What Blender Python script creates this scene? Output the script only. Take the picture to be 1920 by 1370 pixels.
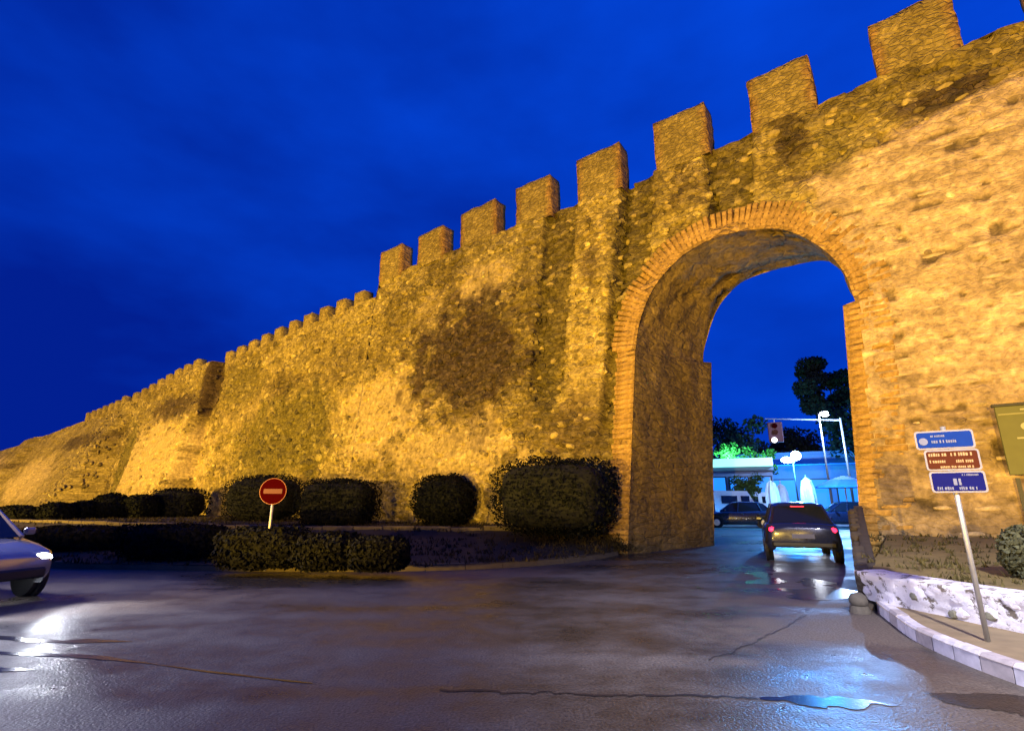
import bpy, bmesh, math, random
import numpy as np
from mathutils import Vector, Matrix, Euler

for o in list(bpy.data.objects):
    bpy.data.objects.remove(o)
SC = bpy.context.scene
COL = SC.collection
R = math.radians
random.seed(7)
RNG = np.random.default_rng(7)

# ------------------------------------------------------------------ camera
CAM_H, PITCH = 1.5, R(14.7)
cam_data = bpy.data.cameras.new('camera')
cam_data.sensor_width = 36
cam_data.lens = 970 / 1920 * 36
cam_data.clip_start, cam_data.clip_end = 0.05, 2000
cam = bpy.data.objects.new('camera', cam_data)
cam.location = (0, 0, CAM_H)
cam.rotation_euler = (math.pi / 2 + PITCH, 0, 0)
COL.objects.link(cam)
SC.camera = cam
SC.render.resolution_x, SC.render.resolution_y = 1024, 730

# ------------------------------------------------------------------ dusk sky
world = bpy.data.worlds.new('World')
SC.world = world
world.use_nodes = True
wn, wl = world.node_tree.nodes, world.node_tree.links
wn.clear()
w_out = wn.new('ShaderNodeOutputWorld')
w_bg = wn.new('ShaderNodeBackground')
w_tc = wn.new('ShaderNodeTexCoord')
w_sep = wn.new('ShaderNodeSeparateXYZ')
wl.new(w_tc.outputs['Generated'], w_sep.inputs[0])
w_map = wn.new('ShaderNodeMapping')
w_map.inputs['Scale'].default_value = (1.0, 1.0, 2.2)
w_map.inputs['Rotation'].default_value = (0.3, 0.5, 0.4)
wl.new(w_tc.outputs['Generated'], w_map.inputs[0])
w_noise = wn.new('ShaderNodeTexNoise')
w_noise.inputs['Scale'].default_value = 2.6
w_noise.inputs['Detail'].default_value = 5
w_noise.inputs['Roughness'].default_value = 0.5
wl.new(w_map.outputs[0], w_noise.inputs['Vector'])
w_m1 = wn.new('ShaderNodeMath'); w_m1.operation = 'MULTIPLY_ADD'      # clouds
wl.new(w_noise.outputs[0], w_m1.inputs[0]); w_m1.inputs[1].default_value = 1.0; w_m1.inputs[2].default_value = -0.30
w_m2 = wn.new('ShaderNodeMath'); w_m2.operation = 'MULTIPLY_ADD'      # higher = brighter
wl.new(w_sep.outputs['Z'], w_m2.inputs[0]); w_m2.inputs[1].default_value = 0.34
wl.new(w_m1.outputs[0], w_m2.inputs[2])
w_m3 = wn.new('ShaderNodeMath'); w_m3.operation = 'MULTIPLY_ADD'      # afterglow side of the sky
wl.new(w_sep.outputs['X'], w_m3.inputs[0]); w_m3.inputs[1].default_value = 0.36
wl.new(w_m2.outputs[0], w_m3.inputs[2]); w_m3.use_clamp = True
w_ramp = wn.new('ShaderNodeValToRGB')
w_ramp.color_ramp.elements[0].color = (0.0005, 0.014, 0.28, 1)
w_ramp.color_ramp.elements[0].position = 0.0
w_ramp.color_ramp.elements[1].color = (0.001, 0.078, 0.84, 1)
w_ramp.color_ramp.elements[1].position = 0.85
wl.new(w_m3.outputs[0], w_ramp.inputs[0])
wl.new(w_ramp.outputs[0], w_bg.inputs[0])
w_bg.inputs[1].default_value = 1.0
wl.new(w_bg.outputs[0], w_out.inputs[0])

SC.view_settings.view_transform = 'Standard'
SC.view_settings.look = 'None'
SC.view_settings.exposure = 0
SC.view_settings.gamma = 1
SC.view_settings.use_curve_mapping = False

# ------------------------------------------------------------------ wall frame of reference
# s runs along the wall (growing to the far left end), z up, o towards the street
WANG = R(51.9)
DV = Vector((-math.sin(WANG), math.cos(WANG), 0))
NV = Vector((math.cos(WANG), math.sin(WANG), 0))
WOFF = 15.975
BAT = 0.09
def wp(s, z, o=0.0):
    p = DV * s + NV * (WOFF - o)
    return Vector((p.x, p.y, z))

# ------------------------------------------------------------------ flood lights and white lamps out of view
AMBER = (1.0, 0.61, 0.075)
def spot(name, loc, target, watts, color, angle, blend=0.6, size=0.25):
    d = bpy.data.lights.new(name, 'SPOT')
    d.energy, d.color, d.spot_size, d.spot_blend, d.shadow_soft_size = watts, color, R(angle), blend, size
    o = bpy.data.objects.new(name, d)
    o.location = loc
    o.rotation_euler = (Vector(target) - Vector(loc)).to_track_quat('-Z', 'Y').to_euler()
    COL.objects.link(o)
    return o
def lamp(name, loc, watts, color, size=0.15):
    d = bpy.data.lights.new(name, 'POINT')
    d.energy, d.color, d.shadow_soft_size = watts, color, size
    o = bpy.data.objects.new(name, d)
    o.location = loc
    COL.objects.link(o)
    return o
spot('amber_floodlight', (-8, -15, 2.1), wp(4, 12.5), 33000, AMBER, 95, size=0.05)
spot('amber_floodlight', (-15, -7, 1.9), wp(14, 12.5), 36000, AMBER, 110, size=0.05)
spot('amber_floodlight', (-7.4, 6.2, 0.28), wp(10, 11), 5000, AMBER, 92, 0.6, 0.12)
spot('amber_floodlight', (-36, 12, 1.6), wp(44, 7), 60000, AMBER, 110)
spot('amber_floodlight', (-74, 38, 1.6), wp(78, 5), 60000, AMBER, 120)
spot('amber_floodlight', (10.6, 1.5, 0.9), wp(-4.5, 8.5), 3800, (1.0, 0.62, 0.30), 100, 1.0)
spot('white_unseen_lamp', (2.5, -4.0, 8.0), (4.6, 4.8, 0), 15000, (0.95, 0.92, 0.98), 52, 0.9)
spot('white_unseen_lamp', (-15.5, 10.0, 6.5), (-4.5, 4.2, 0), 9000, (0.78, 0.77, 1.0), 76, 0.9, 0.9)  # added lamp, unseen; stands in for headlight glare on the wet road

# ------------------------------------------------------------------ numpy noise
def _hash(i, j, seed):
    h = (i * 374761393 + j * 668265263 + seed * 974634777) & 0xffffffff
    h = ((h ^ (h >> 13)) * 1274126177) & 0xffffffff
    return ((h ^ (h >> 16)) & 0xffff) / 65535.0
def vnoise(x, y, seed=0):
    x, y = np.asarray(x, float), np.asarray(y, float)
    i, j = np.floor(x).astype(np.int64), np.floor(y).astype(np.int64)
    fx, fy = x - i, y - j
    fx, fy = fx * fx * (3 - 2 * fx), fy * fy * (3 - 2 * fy)
    a, b = _hash(i, j, seed), _hash(i + 1, j, seed)
    c, d = _hash(i, j + 1, seed), _hash(i + 1, j + 1, seed)
    return (a * (1 - fx) + b * fx) * (1 - fy) + (c * (1 - fx) + d * fx) * fy
def fbm(x, y, seed=0, oct=4):
    v, a, t = 0, 1.0, 0
    for k in range(oct):
        v = v + a * vnoise(np.asarray(x) * 2 ** k, np.asarray(y) * 2 ** k, seed + k); t += a; a *= 0.5
    return v / t
def sstep(a, b, x):
    t = np.clip((np.asarray(x, float) - a) / (b - a), 0, 1)
    return t * t * (3 - 2 * t)

# ------------------------------------------------------------------ object helpers
def empty(name, loc=(0, 0, 0), rz=0.0, label=None, cat=None, group=None, kind=None):
    o = bpy.data.objects.new(name, None)
    o.empty_display_size = 0.2
    o.location, o.rotation_euler = loc, (0, 0, rz)
    COL.objects.link(o)
    return tag(o, label, cat, group, kind)
def tag(o, label=None, cat=None, group=None, kind=None):
    if label: o['label'] = label
    if cat: o['category'] = cat
    if group: o['group'] = group
    if kind: o['kind'] = kind
    return o
def mesh_obj(name, me, parent=None, mat=None):
    o = bpy.data.objects.new(name, me)
    COL.objects.link(o)
    if parent: o.parent = parent
    if mat is not None and not me.materials: me.materials.append(mat)
    return o
def np_mesh(name, V, F, smooth=False, uv=None, col=None):
    me = bpy.data.meshes.new(name)
    V = np.asarray(V, np.float32).reshape(-1, 3)
    F = np.asarray(F, np.int32)
    n = F.shape[1]
    me.vertices.add(len(V)); me.vertices.foreach_set('co', V.ravel())
    me.loops.add(F.size); me.loops.foreach_set('vertex_index', F.ravel())
    me.polygons.add(len(F))
    me.polygons.foreach_set('loop_start', np.arange(0, F.size, n, dtype=np.int32))
    me.polygons.foreach_set('loop_total', np.full(len(F), n, np.int32))
    me.update(calc_edges=True)
    if smooth: me.polygons.foreach_set('use_smooth', np.ones(len(F), bool))
    if col is not None:
        a = me.color_attributes.new('Col', 'FLOAT_COLOR', 'POINT')
        c = np.ones((len(V), 4), np.float32); c[:, :np.shape(col)[1]] = col
        a.data.foreach_set('color', c.ravel())
    if uv is not None:
        u = me.uv_layers.new(name='UVMap')
        u.data.foreach_set('uv', np.asarray(uv, np.float32)[F.ravel()].ravel())
    me.validate()
    return me
def grid_faces(nr, nc):
    i = np.arange(nr - 1)[:, None] * nc + np.arange(nc - 1)[None, :]
    return np.stack([i, i + 1, i + nc + 1, i + nc], -1).reshape(-1, 4)
class MB:
    """collects simple shapes into one mesh"""
    def __init__(s): s.v, s.f = [], []
    def add(s, V, F):
        n = len(s.v); s.v += [tuple(p) for p in V]; s.f += [tuple(i + n for i in f) for f in F]; return s
    def box(s, c, d, rz=0.0, bev=0.0, rx=0.0):
        bm = bmesh.new(); bmesh.ops.create_cube(bm, size=1)
        bmesh.ops.scale(bm, vec=d, verts=bm.verts)
        if bev: bmesh.ops.bevel(bm, geom=bm.edges[:], offset=bev, segments=1, affect='EDGES')
        M = Matrix.Translation(c) @ Euler((rx, 0, rz)).to_matrix().to_4x4()
        bmesh.ops.transform(bm, matrix=M, verts=bm.verts)
        bm.verts.index_update()
        s.add([v.co[:] for v in bm.verts], [[v.index for v in f.verts] for f in bm.faces]); bm.free(); return s
    def tube(s, p0, p1, r0, r1=None, n=10):
        r1 = r0 if r1 is None else r1
        p0, p1 = Vector(p0), Vector(p1); d = (p1 - p0).normalized()
        u = d.orthogonal().normalized(); w = d.cross(u); V = []
        for p, r in ((p0, r0), (p1, r1)):
            for k in range(n):
                a = 2 * math.pi * k / n; V.append(p + (u * math.cos(a) + w * math.sin(a)) * r)
        F = [(k, (k + 1) % n, n + (k + 1) % n, n + k) for k in range(n)] + [tuple(range(n))[::-1], tuple(range(n, 2 * n))]
        return s.add(V, F)
    def ball(s, c, r, sub=2, sc=(1, 1, 1)):
        bm = bmesh.new(); bmesh.ops.create_icosphere(bm, subdivisions=sub, radius=r)
        V = [(c[0] + v.co.x * sc[0], c[1] + v.co.y * sc[1], c[2] + v.co.z * sc[2]) for v in bm.verts]
        bm.verts.index_update(); s.add(V, [[v.index for v in f.verts] for f in bm.faces]); bm.free(); return s
    def mesh(s, name, smooth=False):
        me = bpy.data.meshes.new(name); me.from_pydata(s.v, [], s.f); me.update()
        if smooth: me.polygons.foreach_set('use_smooth', np.ones(len(me.polygons), bool))
        return me
    def obj(s, name, mat, parent=None, smooth=False):
        return mesh_obj(name, s.mesh(name, smooth), parent, mat)

# ------------------------------------------------------------------ materials
def new_mat(name):
    m = bpy.data.materials.new(name); m.use_nodes = True
    return m, m.node_tree.nodes, m.node_tree.links, m.node_tree.nodes['Principled BSDF']
def simple(name, col, rough=0.6, metal=0.0, var=0.15, scale=6.0, emit=None, strength=0.0, coat=0.0, spec=0.5):
    m, n, l, b = new_mat(name)
    b.inputs['Roughness'].default_value = rough; b.inputs['Metallic'].default_value = metal; b.inputs['Specular IOR Level'].default_value = spec
    if coat: b.inputs['Coat Weight'].default_value = coat; b.inputs['Coat Roughness'].default_value = 0.05
    tc = n.new('ShaderNodeTexCoord'); no = n.new('ShaderNodeTexNoise')
    no.inputs['Scale'].default_value = scale; no.inputs['Detail'].default_value = 4
    l.new(tc.outputs['Object'], no.inputs['Vector'])
    mx = n.new('ShaderNodeMix'); mx.data_type = 'RGBA'
    mx.inputs['A'].default_value = (*[c * (1 - var) for c in col], 1)
    mx.inputs['B'].default_value = (*[min(1, c * (1 + var)) for c in col], 1)
    l.new(no.outputs[0], mx.inputs['Factor']); l.new(mx.outputs['Result'], b.inputs['Base Color'])
    if emit:
        b.inputs['Emission Color'].default_value = (*emit, 1); b.inputs['Emission Strength'].default_value = strength
    return m
def stone_mat(name, scale=3.6, bump=0.5, use_col=True, tint=(1, 1, 1), rand=0.0):
    m, n, l, b = new_mat(name)
    b.inputs['Roughness'].default_value = 0.93
    b.inputs['Specular IOR Level'].default_value = 0.15
    uv = n.new('ShaderNodeTexCoord')
    co = uv.outputs['Object']
    mp = n.new('ShaderNodeMapping'); mp.inputs['Scale'].default_value = (scale, scale * 0.35, scale * 1.7); l.new(co, mp.inputs[0])
    wob = n.new('ShaderNodeTexNoise'); wob.inputs['Scale'].default_value = 2.5; wob.inputs['Detail'].default_value = 3; l.new(co, wob.inputs['Vector'])
    wad = n.new('ShaderNodeMix'); wad.data_type = 'RGBA'; wad.blend_type = 'LINEAR_LIGHT'; wad.inputs['Factor'].default_value = 0.35
    l.new(mp.outputs[0], wad.inputs['A']); l.new(wob.outputs['Color'], wad.inputs['B'])
    vor = n.new('ShaderNodeTexVoronoi'); vor.feature = 'F1'; vor.inputs['Scale'].default_value = 1; l.new(wad.outputs['Result'], vor.inputs['Vector'])
    edg = n.new('ShaderNodeTexVoronoi'); edg.feature = 'DISTANCE_TO_EDGE'; edg.inputs['Scale'].default_value = 1; l.new(wad.outputs['Result'], edg.inputs['Vector'])
    er = n.new('ShaderNodeMapRange'); er.inputs['From Min'].default_value = 0.0; er.inputs['From Max'].default_value = 0.16; l.new(edg.outputs['Distance'], er.inputs['Value'])
    fine = n.new('ShaderNodeTexNoise'); fine.inputs['Scale'].default_value = 6; fine.inputs['Detail'].default_value = 7; fine.inputs['Roughness'].default_value = 0.65; l.new(co, fine.inputs['Vector'])
    # base colour
    if use_col:
        base = n.new('ShaderNodeVertexColor'); base.layer_name = 'Col'; bc = base.outputs['Color']
    else:
        base = n.new('ShaderNodeRGB'); base.outputs[0].default_value = (*tint, 1); bc = base.outputs[0]
    # per-stone tone
    sepc = n.new('ShaderNodeSeparateColor'); l.new(vor.outputs['Color'], sepc.inputs[0])
    tr = n.new('ShaderNodeMapRange'); tr.inputs['To Min'].default_value = 0.55; tr.inputs['To Max'].default_value = 1.35; l.new(sepc.outputs[0], tr.inputs['Value'])
    m1 = n.new('ShaderNodeMix'); m1.data_type = 'RGBA'; m1.blend_type = 'MULTIPLY'; m1.inputs['Factor'].default_value = 0.4
    if use_col:
        fa_ = n.new('ShaderNodeMath'); fa_.operation = 'MULTIPLY'; l.new(base.outputs['Alpha'], fa_.inputs[0]); fa_.inputs[1].default_value = 0.75; l.new(fa_.outputs[0], m1.inputs['Factor'])
    l.new(bc, m1.inputs['A']); l.new(tr.outputs[0], m1.inputs['B'])
    fr = n.new('ShaderNodeMapRange'); fr.inputs['From Min'].default_value = 0.3; fr.inputs['From Max'].default_value = 0.7
    fr.inputs['To Min'].default_value = 0.42; fr.inputs['To Max'].default_value = 1.6; l.new(fine.outputs[0], fr.inputs['Value'])
    m2 = n.new('ShaderNodeMix'); m2.data_type = 'RGBA'; m2.blend_type = 'MULTIPLY'; m2.inputs['Factor'].default_value = 0.8
    l.new(m1.outputs['Result'], m2.inputs['A']); l.new(fr.outputs[0], m2.inputs['B'])
    last = m2.outputs['Result']
    if rand:
        oi = n.new('ShaderNodeObjectInfo'); rr = n.new('ShaderNodeMapRange')
        rr.inputs['To Min'].default_value = 1 - rand; rr.inputs['To Max'].default_value = 1 + rand; l.new(oi.outputs['Random'], rr.inputs['Value'])
        m4 = n.new('ShaderNodeMix'); m4.data_type = 'RGBA'; m4.blend_type = 'MULTIPLY'; m4.inputs['Factor'].default_value = 1
        l.new(last, m4.inputs['A']); l.new(rr.outputs[0], m4.inputs['B']); last = m4.outputs['Result']
    l.new(last, b.inputs['Base Color'])
    ad = n.new('ShaderNodeMath'); ad.operation = 'MULTIPLY_ADD'; l.new(fine.outputs[0], ad.inputs[0]); ad.inputs[1].default_value = 0.9
    if use_col:
        ea = n.new('ShaderNodeMath'); ea.operation = 'MULTIPLY'; l.new(er.outputs[0], ea.inputs[0]); l.new(base.outputs['Alpha'], ea.inputs[1]); l.new(ea.outputs[0], ad.inputs[2])
    else: ad.inputs[2].default_value = 0
    bp = n.new('ShaderNodeBump'); bp.inputs['Strength'].default_value = bump; bp.inputs['Distance'].default_value = 0.07
    l.new(ad.outputs[0], bp.inputs['Height']); l.new(bp.outputs[0], b.inputs['Normal'])
    return m
M_RUBBLE = stone_mat('rubble_masonry', 4.6, 0.75)
M_STONE = stone_mat('wall_stone', 6, 0.5, True)
M_STONEP = stone_mat('loose_face_stone', 6, 0.6, False, (0.30, 0.225, 0.065), 0.6)
M_BRICK = stone_mat('arch_brick', 8, 0.4, False, (0.44, 0.27, 0.075), 0.16)
M_VAULT = stone_mat('vault_masonry', 3.0, 0.8, True)

def leaf_mat(name, col, var=0.6):
    m, n, l, b = new_mat(name)
    b.inputs['Roughness'].default_value = 0.75; b.inputs['Specular IOR Level'].default_value = 0.12
    g = n.new('ShaderNodeNewGeometry'); tc = n.new('ShaderNodeTexCoord'); no = n.new('ShaderNodeTexNoise')
    no.inputs['Scale'].default_value = 3.5; no.inputs['Detail'].default_value = 3; l.new(tc.outputs['Object'], no.inputs['Vector'])
    mu = n.new('ShaderNodeMath'); mu.operation = 'ADD'; l.new(g.outputs['Random Per Island'], mu.inputs[0]); l.new(no.outputs[0], mu.inputs[1])
    mr = n.new('ShaderNodeMapRange'); mr.inputs['From Min'].default_value = 0.3; mr.inputs['From Max'].default_value = 1.6; l.new(mu.outputs[0], mr.inputs['Value'])
    mx = n.new('ShaderNodeMix'); mx.data_type = 'RGBA'
    mx.inputs['A'].default_value = (*[c * (1 - var) for c in col], 1); mx.inputs['B'].default_value = (*[c * (1 + var) for c in col], 1)
    l.new(mr.outputs[0], mx.inputs['Factor']); l.new(mx.outputs['Result'], b.inputs['Base Color'])
    return m
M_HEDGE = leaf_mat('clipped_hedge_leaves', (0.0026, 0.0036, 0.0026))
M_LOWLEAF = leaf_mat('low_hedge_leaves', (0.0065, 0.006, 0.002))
M_GRASS = leaf_mat('dry_grass', (0.040, 0.030, 0.009))
M_WEED = leaf_mat('weeds', (0.085, 0.070, 0.024))
M_TREE = leaf_mat('dark_tree_leaves', (0.016, 0.018, 0.012))
M_TREEG = leaf_mat('green_tree_leaves', (0.05, 0.11, 0.035))
M_BARK = simple('bark', (0.05, 0.035, 0.025), 0.9, var=0.4, scale=14)
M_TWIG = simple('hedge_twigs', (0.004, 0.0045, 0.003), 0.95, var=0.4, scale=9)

def road_mat(name='wet_asphalt', dark=1.0):
    m, n, l, b = new_mat(name)
    tc = n.new('ShaderNodeTexCoord'); co = tc.outputs['Object']
    big = n.new('ShaderNodeTexNoise'); big.inputs['Scale'].default_value = 0.33; big.inputs['Detail'].default_value = 5; big.inputs['Distortion'].default_value = 0.6
    mp = n.new('ShaderNodeMapping'); mp.inputs['Scale'].default_value = (0.55, 1.5, 1); mp.inputs['Rotation'].default_value = (0, 0, R(-8)); l.new(co, mp.inputs[0]); l.new(mp.outputs[0], big.inputs['Vector'])
    mid = n.new('ShaderNodeTexNoise'); mid.inputs['Scale'].default_value = 2.3; mid.inputs['Detail'].default_value = 6; mid.inputs['Roughness'].default_value = 0.65; l.new(co, mid.inputs['Vector'])
    grit = n.new('ShaderNodeTexNoise'); grit.inputs['Scale'].default_value = 45; grit.inputs['Detail'].default_value = 3; l.new(co, grit.inputs['Vector'])
    wet = n.new('ShaderNodeMath'); wet.operation = 'MULTIPLY_ADD'; l.new(mid.outputs[0], wet.inputs[0]); wet.inputs[1].default_value = 0.45; l.new(big.outputs[0], wet.inputs[2])
    wr = n.new('ShaderNodeMapRange'); wr.inputs['From Min'].default_value = 0.58; wr.inputs['From Max'].default_value = 0.86; l.new(wet.outputs[0], wr.inputs['Value'])
    rg = n.new('ShaderNodeMapRange'); rg.inputs['To Min'].default_value = 0.26; rg.inputs['To Max'].default_value = 0.68; l.new(wr.outputs[0], rg.inputs['Value'])
    l.new(rg.outputs[0], b.inputs['Roughness'])
    mx = n.new('ShaderNodeMix'); mx.data_type = 'RGBA'
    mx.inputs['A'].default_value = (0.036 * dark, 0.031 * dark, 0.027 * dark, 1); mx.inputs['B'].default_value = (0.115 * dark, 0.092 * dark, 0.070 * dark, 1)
    l.new(wr.outputs[0], mx.inputs['Factor'])
    gm = n.new('ShaderNodeMapRange'); gm.inputs['From Min'].default_value = 0.3; gm.inputs['From Max'].default_value = 0.7; gm.inputs['To Min'].default_value = 0.45; gm.inputs['To Max'].default_value = 1.6; l.new(grit.outputs[0], gm.inputs['Value'])
    m2 = n.new('ShaderNodeMix'); m2.data_type = 'RGBA'; m2.blend_type = 'MULTIPLY'; m2.inputs['Factor'].default_value = 1
    l.new(mx.outputs['Result'], m2.inputs['A']); l.new(gm.outputs[0], m2.inputs['B']); l.new(m2.outputs['Result'], b.inputs['Base Color'])
    b.inputs['Specular IOR Level'].default_value = 0.5
    hh = n.new('ShaderNodeMath'); hh.operation = 'MULTIPLY_ADD'; l.new(mid.outputs[0], hh.inputs[0]); hh.inputs[1].default_value = 1.4; l.new(grit.outputs[0], hh.inputs[2])
    bp = n.new('ShaderNodeBump'); bp.inputs['Strength'].default_value = 0.5; bp.inputs['Distance'].default_value = 0.016
    l.new(hh.outputs[0], bp.inputs['Height']); l.new(bp.outputs[0], b.inputs['Normal'])
    return m
M_ROAD = road_mat()
def water_mat():
    m, n, l, b = new_mat('puddle_water')
    b.inputs['Base Color'].default_value = (0.012, 0.011, 0.012, 1); b.inputs['Roughness'].default_value = 0.22
    b.inputs['Specular IOR Level'].default_value = 0.9
    tc = n.new('ShaderNodeTexCoord'); no = n.new('ShaderNodeTexNoise'); no.inputs['Scale'].default_value = 7; l.new(tc.outputs['Object'], no.inputs['Vector'])
    bp = n.new('ShaderNodeBump'); bp.inputs['Strength'].default_value = 0.05; bp.inputs['Distance'].default_value = 0.01; l.new(no.outputs[0], bp.inputs['Height']); l.new(bp.outputs[0], b.inputs['Normal'])
    return m
M_WATER = water_mat()
M_PAVE = simple('worn_pavement', (0.26, 0.19, 0.10), 0.85, var=0.35, scale=5)
M_SOIL = simple('verge_soil', (0.040, 0.029, 0.011), 0.95, var=0.5, scale=2.5)
M_KERBW = simple('white_kerb_paint', (0.62, 0.58, 0.62), 0.7, var=0.45, scale=9)
M_KERBG = simple('bare_kerb_stone', (0.44, 0.38, 0.37), 0.85, var=0.5, scale=9)
M_TERR = simple('terrace_edging', (0.13, 0.10, 0.045), 0.9, var=0.4, scale=6)
def whitewash():
    m, n, l, b = new_mat('flaking_whitewash')
    b.inputs['Roughness'].default_value = 0.85
    tc = n.new('ShaderNodeTexCoord'); no = n.new('ShaderNodeTexNoise'); no.inputs['Scale'].default_value = 7; no.inputs['Detail'].default_value = 8; no.inputs['Roughness'].default_value = 0.7
    l.new(tc.outputs['Object'], no.inputs['Vector'])
    rp = n.new('ShaderNodeValToRGB'); rp.color_ramp.elements[0].position = 0.41; rp.color_ramp.elements[0].color = (0.16, 0.13, 0.10, 1)
    rp.color_ramp.elements[1].position = 0.47; rp.color_ramp.elements[1].color = (0.78, 0.74, 0.78, 1); l.new(no.outputs[0], rp.inputs[0]); l.new(rp.outputs[0], b.inputs['Base Color'])
    bp = n.new('ShaderNodeBump'); bp.inputs['Strength'].default_value = 0.6; bp.inputs['Distance'].default_value = 0.04; l.new(no.outputs[0], bp.inputs['Height']); l.new(bp.outputs[0], b.inputs['Normal'])
    return m
M_WHITE = whitewash()
M_POLE = simple('galvanised_steel', (0.42, 0.40, 0.36), 0.45, 0.6, scale=20)
M_FRAME = simple('sign_rim', (0.20, 0.19, 0.22), 0.7, scale=20, spec=0.1)
M_BLUE = simple('sign_blue', (0.003, 0.022, 0.17), 0.8, scale=12, spec=0.1)
M_NAVY = simple('sign_navy', (0.003, 0.004, 0.085), 0.8, scale=12, spec=0.1)
M_BROWN = simple('sign_brown', (0.055, 0.012, 0.004), 0.8, scale=12, spec=0.1)
M_PRINT = simple('sign_white_print', (0.13, 0.14, 0.22), 0.7, scale=20, spec=0.1)
M_PRINTT = simple('sign_tan_print', (0.26, 0.16, 0.07), 0.6, scale=20)
M_RED = simple('sign_red', (0.022, 0.0006, 0.0008), 0.95, scale=12, spec=0.0)
M_GREENB = simple('board_green', (0.10, 0.105, 0.022), 0.5, scale=4, var=0.25)
M_DARK = simple('dark_metal', (0.03, 0.03, 0.03), 0.5, 0.3)
M_BLACK = simple('black_rubber', (0.012, 0.012, 0.012), 0.8)
M_GLASS = simple('tinted_glass', (0.012, 0.014, 0.02), 0.06, scale=3)
M_CHROME = simple('wheel_alloy', (0.5, 0.5, 0.52), 0.3, 0.9)
M_HEAD = simple('lit_headlamp', (0.9, 0.9, 0.95), 0.2, emit=(0.86, 0.90, 1.0), strength=30)
M_TAIL = simple('lit_tail_lamp', (0.4, 0.01, 0.02), 0.25, emit=(1.0, 0.015, 0.05), strength=7)

# ------------------------------------------------------------------ wall colours
C_A, C_B = np.array((0.42, 0.32, 0.085)), np.array((0.215, 0.158, 0.035))
C_PLAST, C_DARK = np.array((0.52, 0.385, 0.13)), np.array((0.085, 0.056, 0.022))
C_MOSS_SHADE, C_OLIVE = np.array((0.155, 0.125, 0.022)), np.array((0.24, 0.18, 0.045))
C_RIGHT = np.array((0.55, 0.40, 0.20))
# (s, z, half-length, half-height, strength)
DARKS = [(14.6, 7.5, 3.4, 2.7, 1.0), (12.2, 6.4, 1.4, 2.0, 0.5), (9.0, 3.9, 1.2, 1.2, 0.75), (11.0, 4.3, 1.0, 1.2, 0.5), (5.0, 12.0, 0.7, 0.9, 0.5), (1.7, 12.3, 0.45, 1.0, 0.75), (-1.9, 11.75, 1.3, 0.36, 0.95),
         (44, 8.4, 4.5, 0.9, 0.9), (62, 7.0, 7.0, 0.7, 0.8), (39.3, 9.5, 0.7, 2.2, 1.0), (90, 5.5, 9, 0.5, 0.6), (8.6, 10.0, 0.35, 0.9, 0.7), (24.5, 8.7, 2.2, 1.0, 0.35), (30, 8.3, 1.6, 0.8, 0.45)]  # the blob at the forward step paints the shade of its side
PLASTS = [(20.0, 5.4, 3.2, 2.2, 0.95), (15.0, 3.6, 4.0, 1.3, 0.9), (14.2, 11.0, 1.6, 0.8, 0.9), (45, 4.6, 7.5, 2.9, 1.0), (72, 3.6, 8, 2.2, 0.8), (100, 4.5, 10, 2.5, 0.9), (17.2, 10.4, 1.0, 1.0, 0.4), (8.6, 6.0, 0.7, 2.0, 0.4), (33.8, 7.2, 3, 1.3, 0.3)]
MOSS_SHADES = [(0.6, 11.3, 0.7, 1.0, 0.55),  (-0.2, 12.4, 1.2, 0.7, 0.2), (35.5, 9.0, 3, 1.6, 0.6), (29.0, 5.0, 5.0, 3.2, 0.9), (10.6, 6.5, 0.5, 2.6, 0.7), (52, 4.6, 1.6, 3.4, 0.9)]  # moss, plus shade painted in a recess and on the bastion's side
def blobs(lst, s, z, seed, soft=0.35):
    out = np.zeros_like(s)
    wob = (fbm(s * 1.6, z * 1.6, seed, 4) - 0.5) * 1.3
    for (a, b, ra, rb, k) in lst:
        d = np.sqrt(((s - a) / ra) ** 2 + ((z - b) / rb) ** 2)
        out = np.maximum(out, k * (1 - sstep(1 - soft, 1 + soft, d + wob)))
    return out
RECESS = [(3.35, 0.62, 10.1), (6.70, 0.62, 8.6), (9.85, 0.60, 5.0)]
GROOVES = [(4.12, 0.13, 10.2, 0.0), (7.20, 0.20, 3.6, 0.09), (10.62, 0.17, 5.4, 0.06)]
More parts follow.
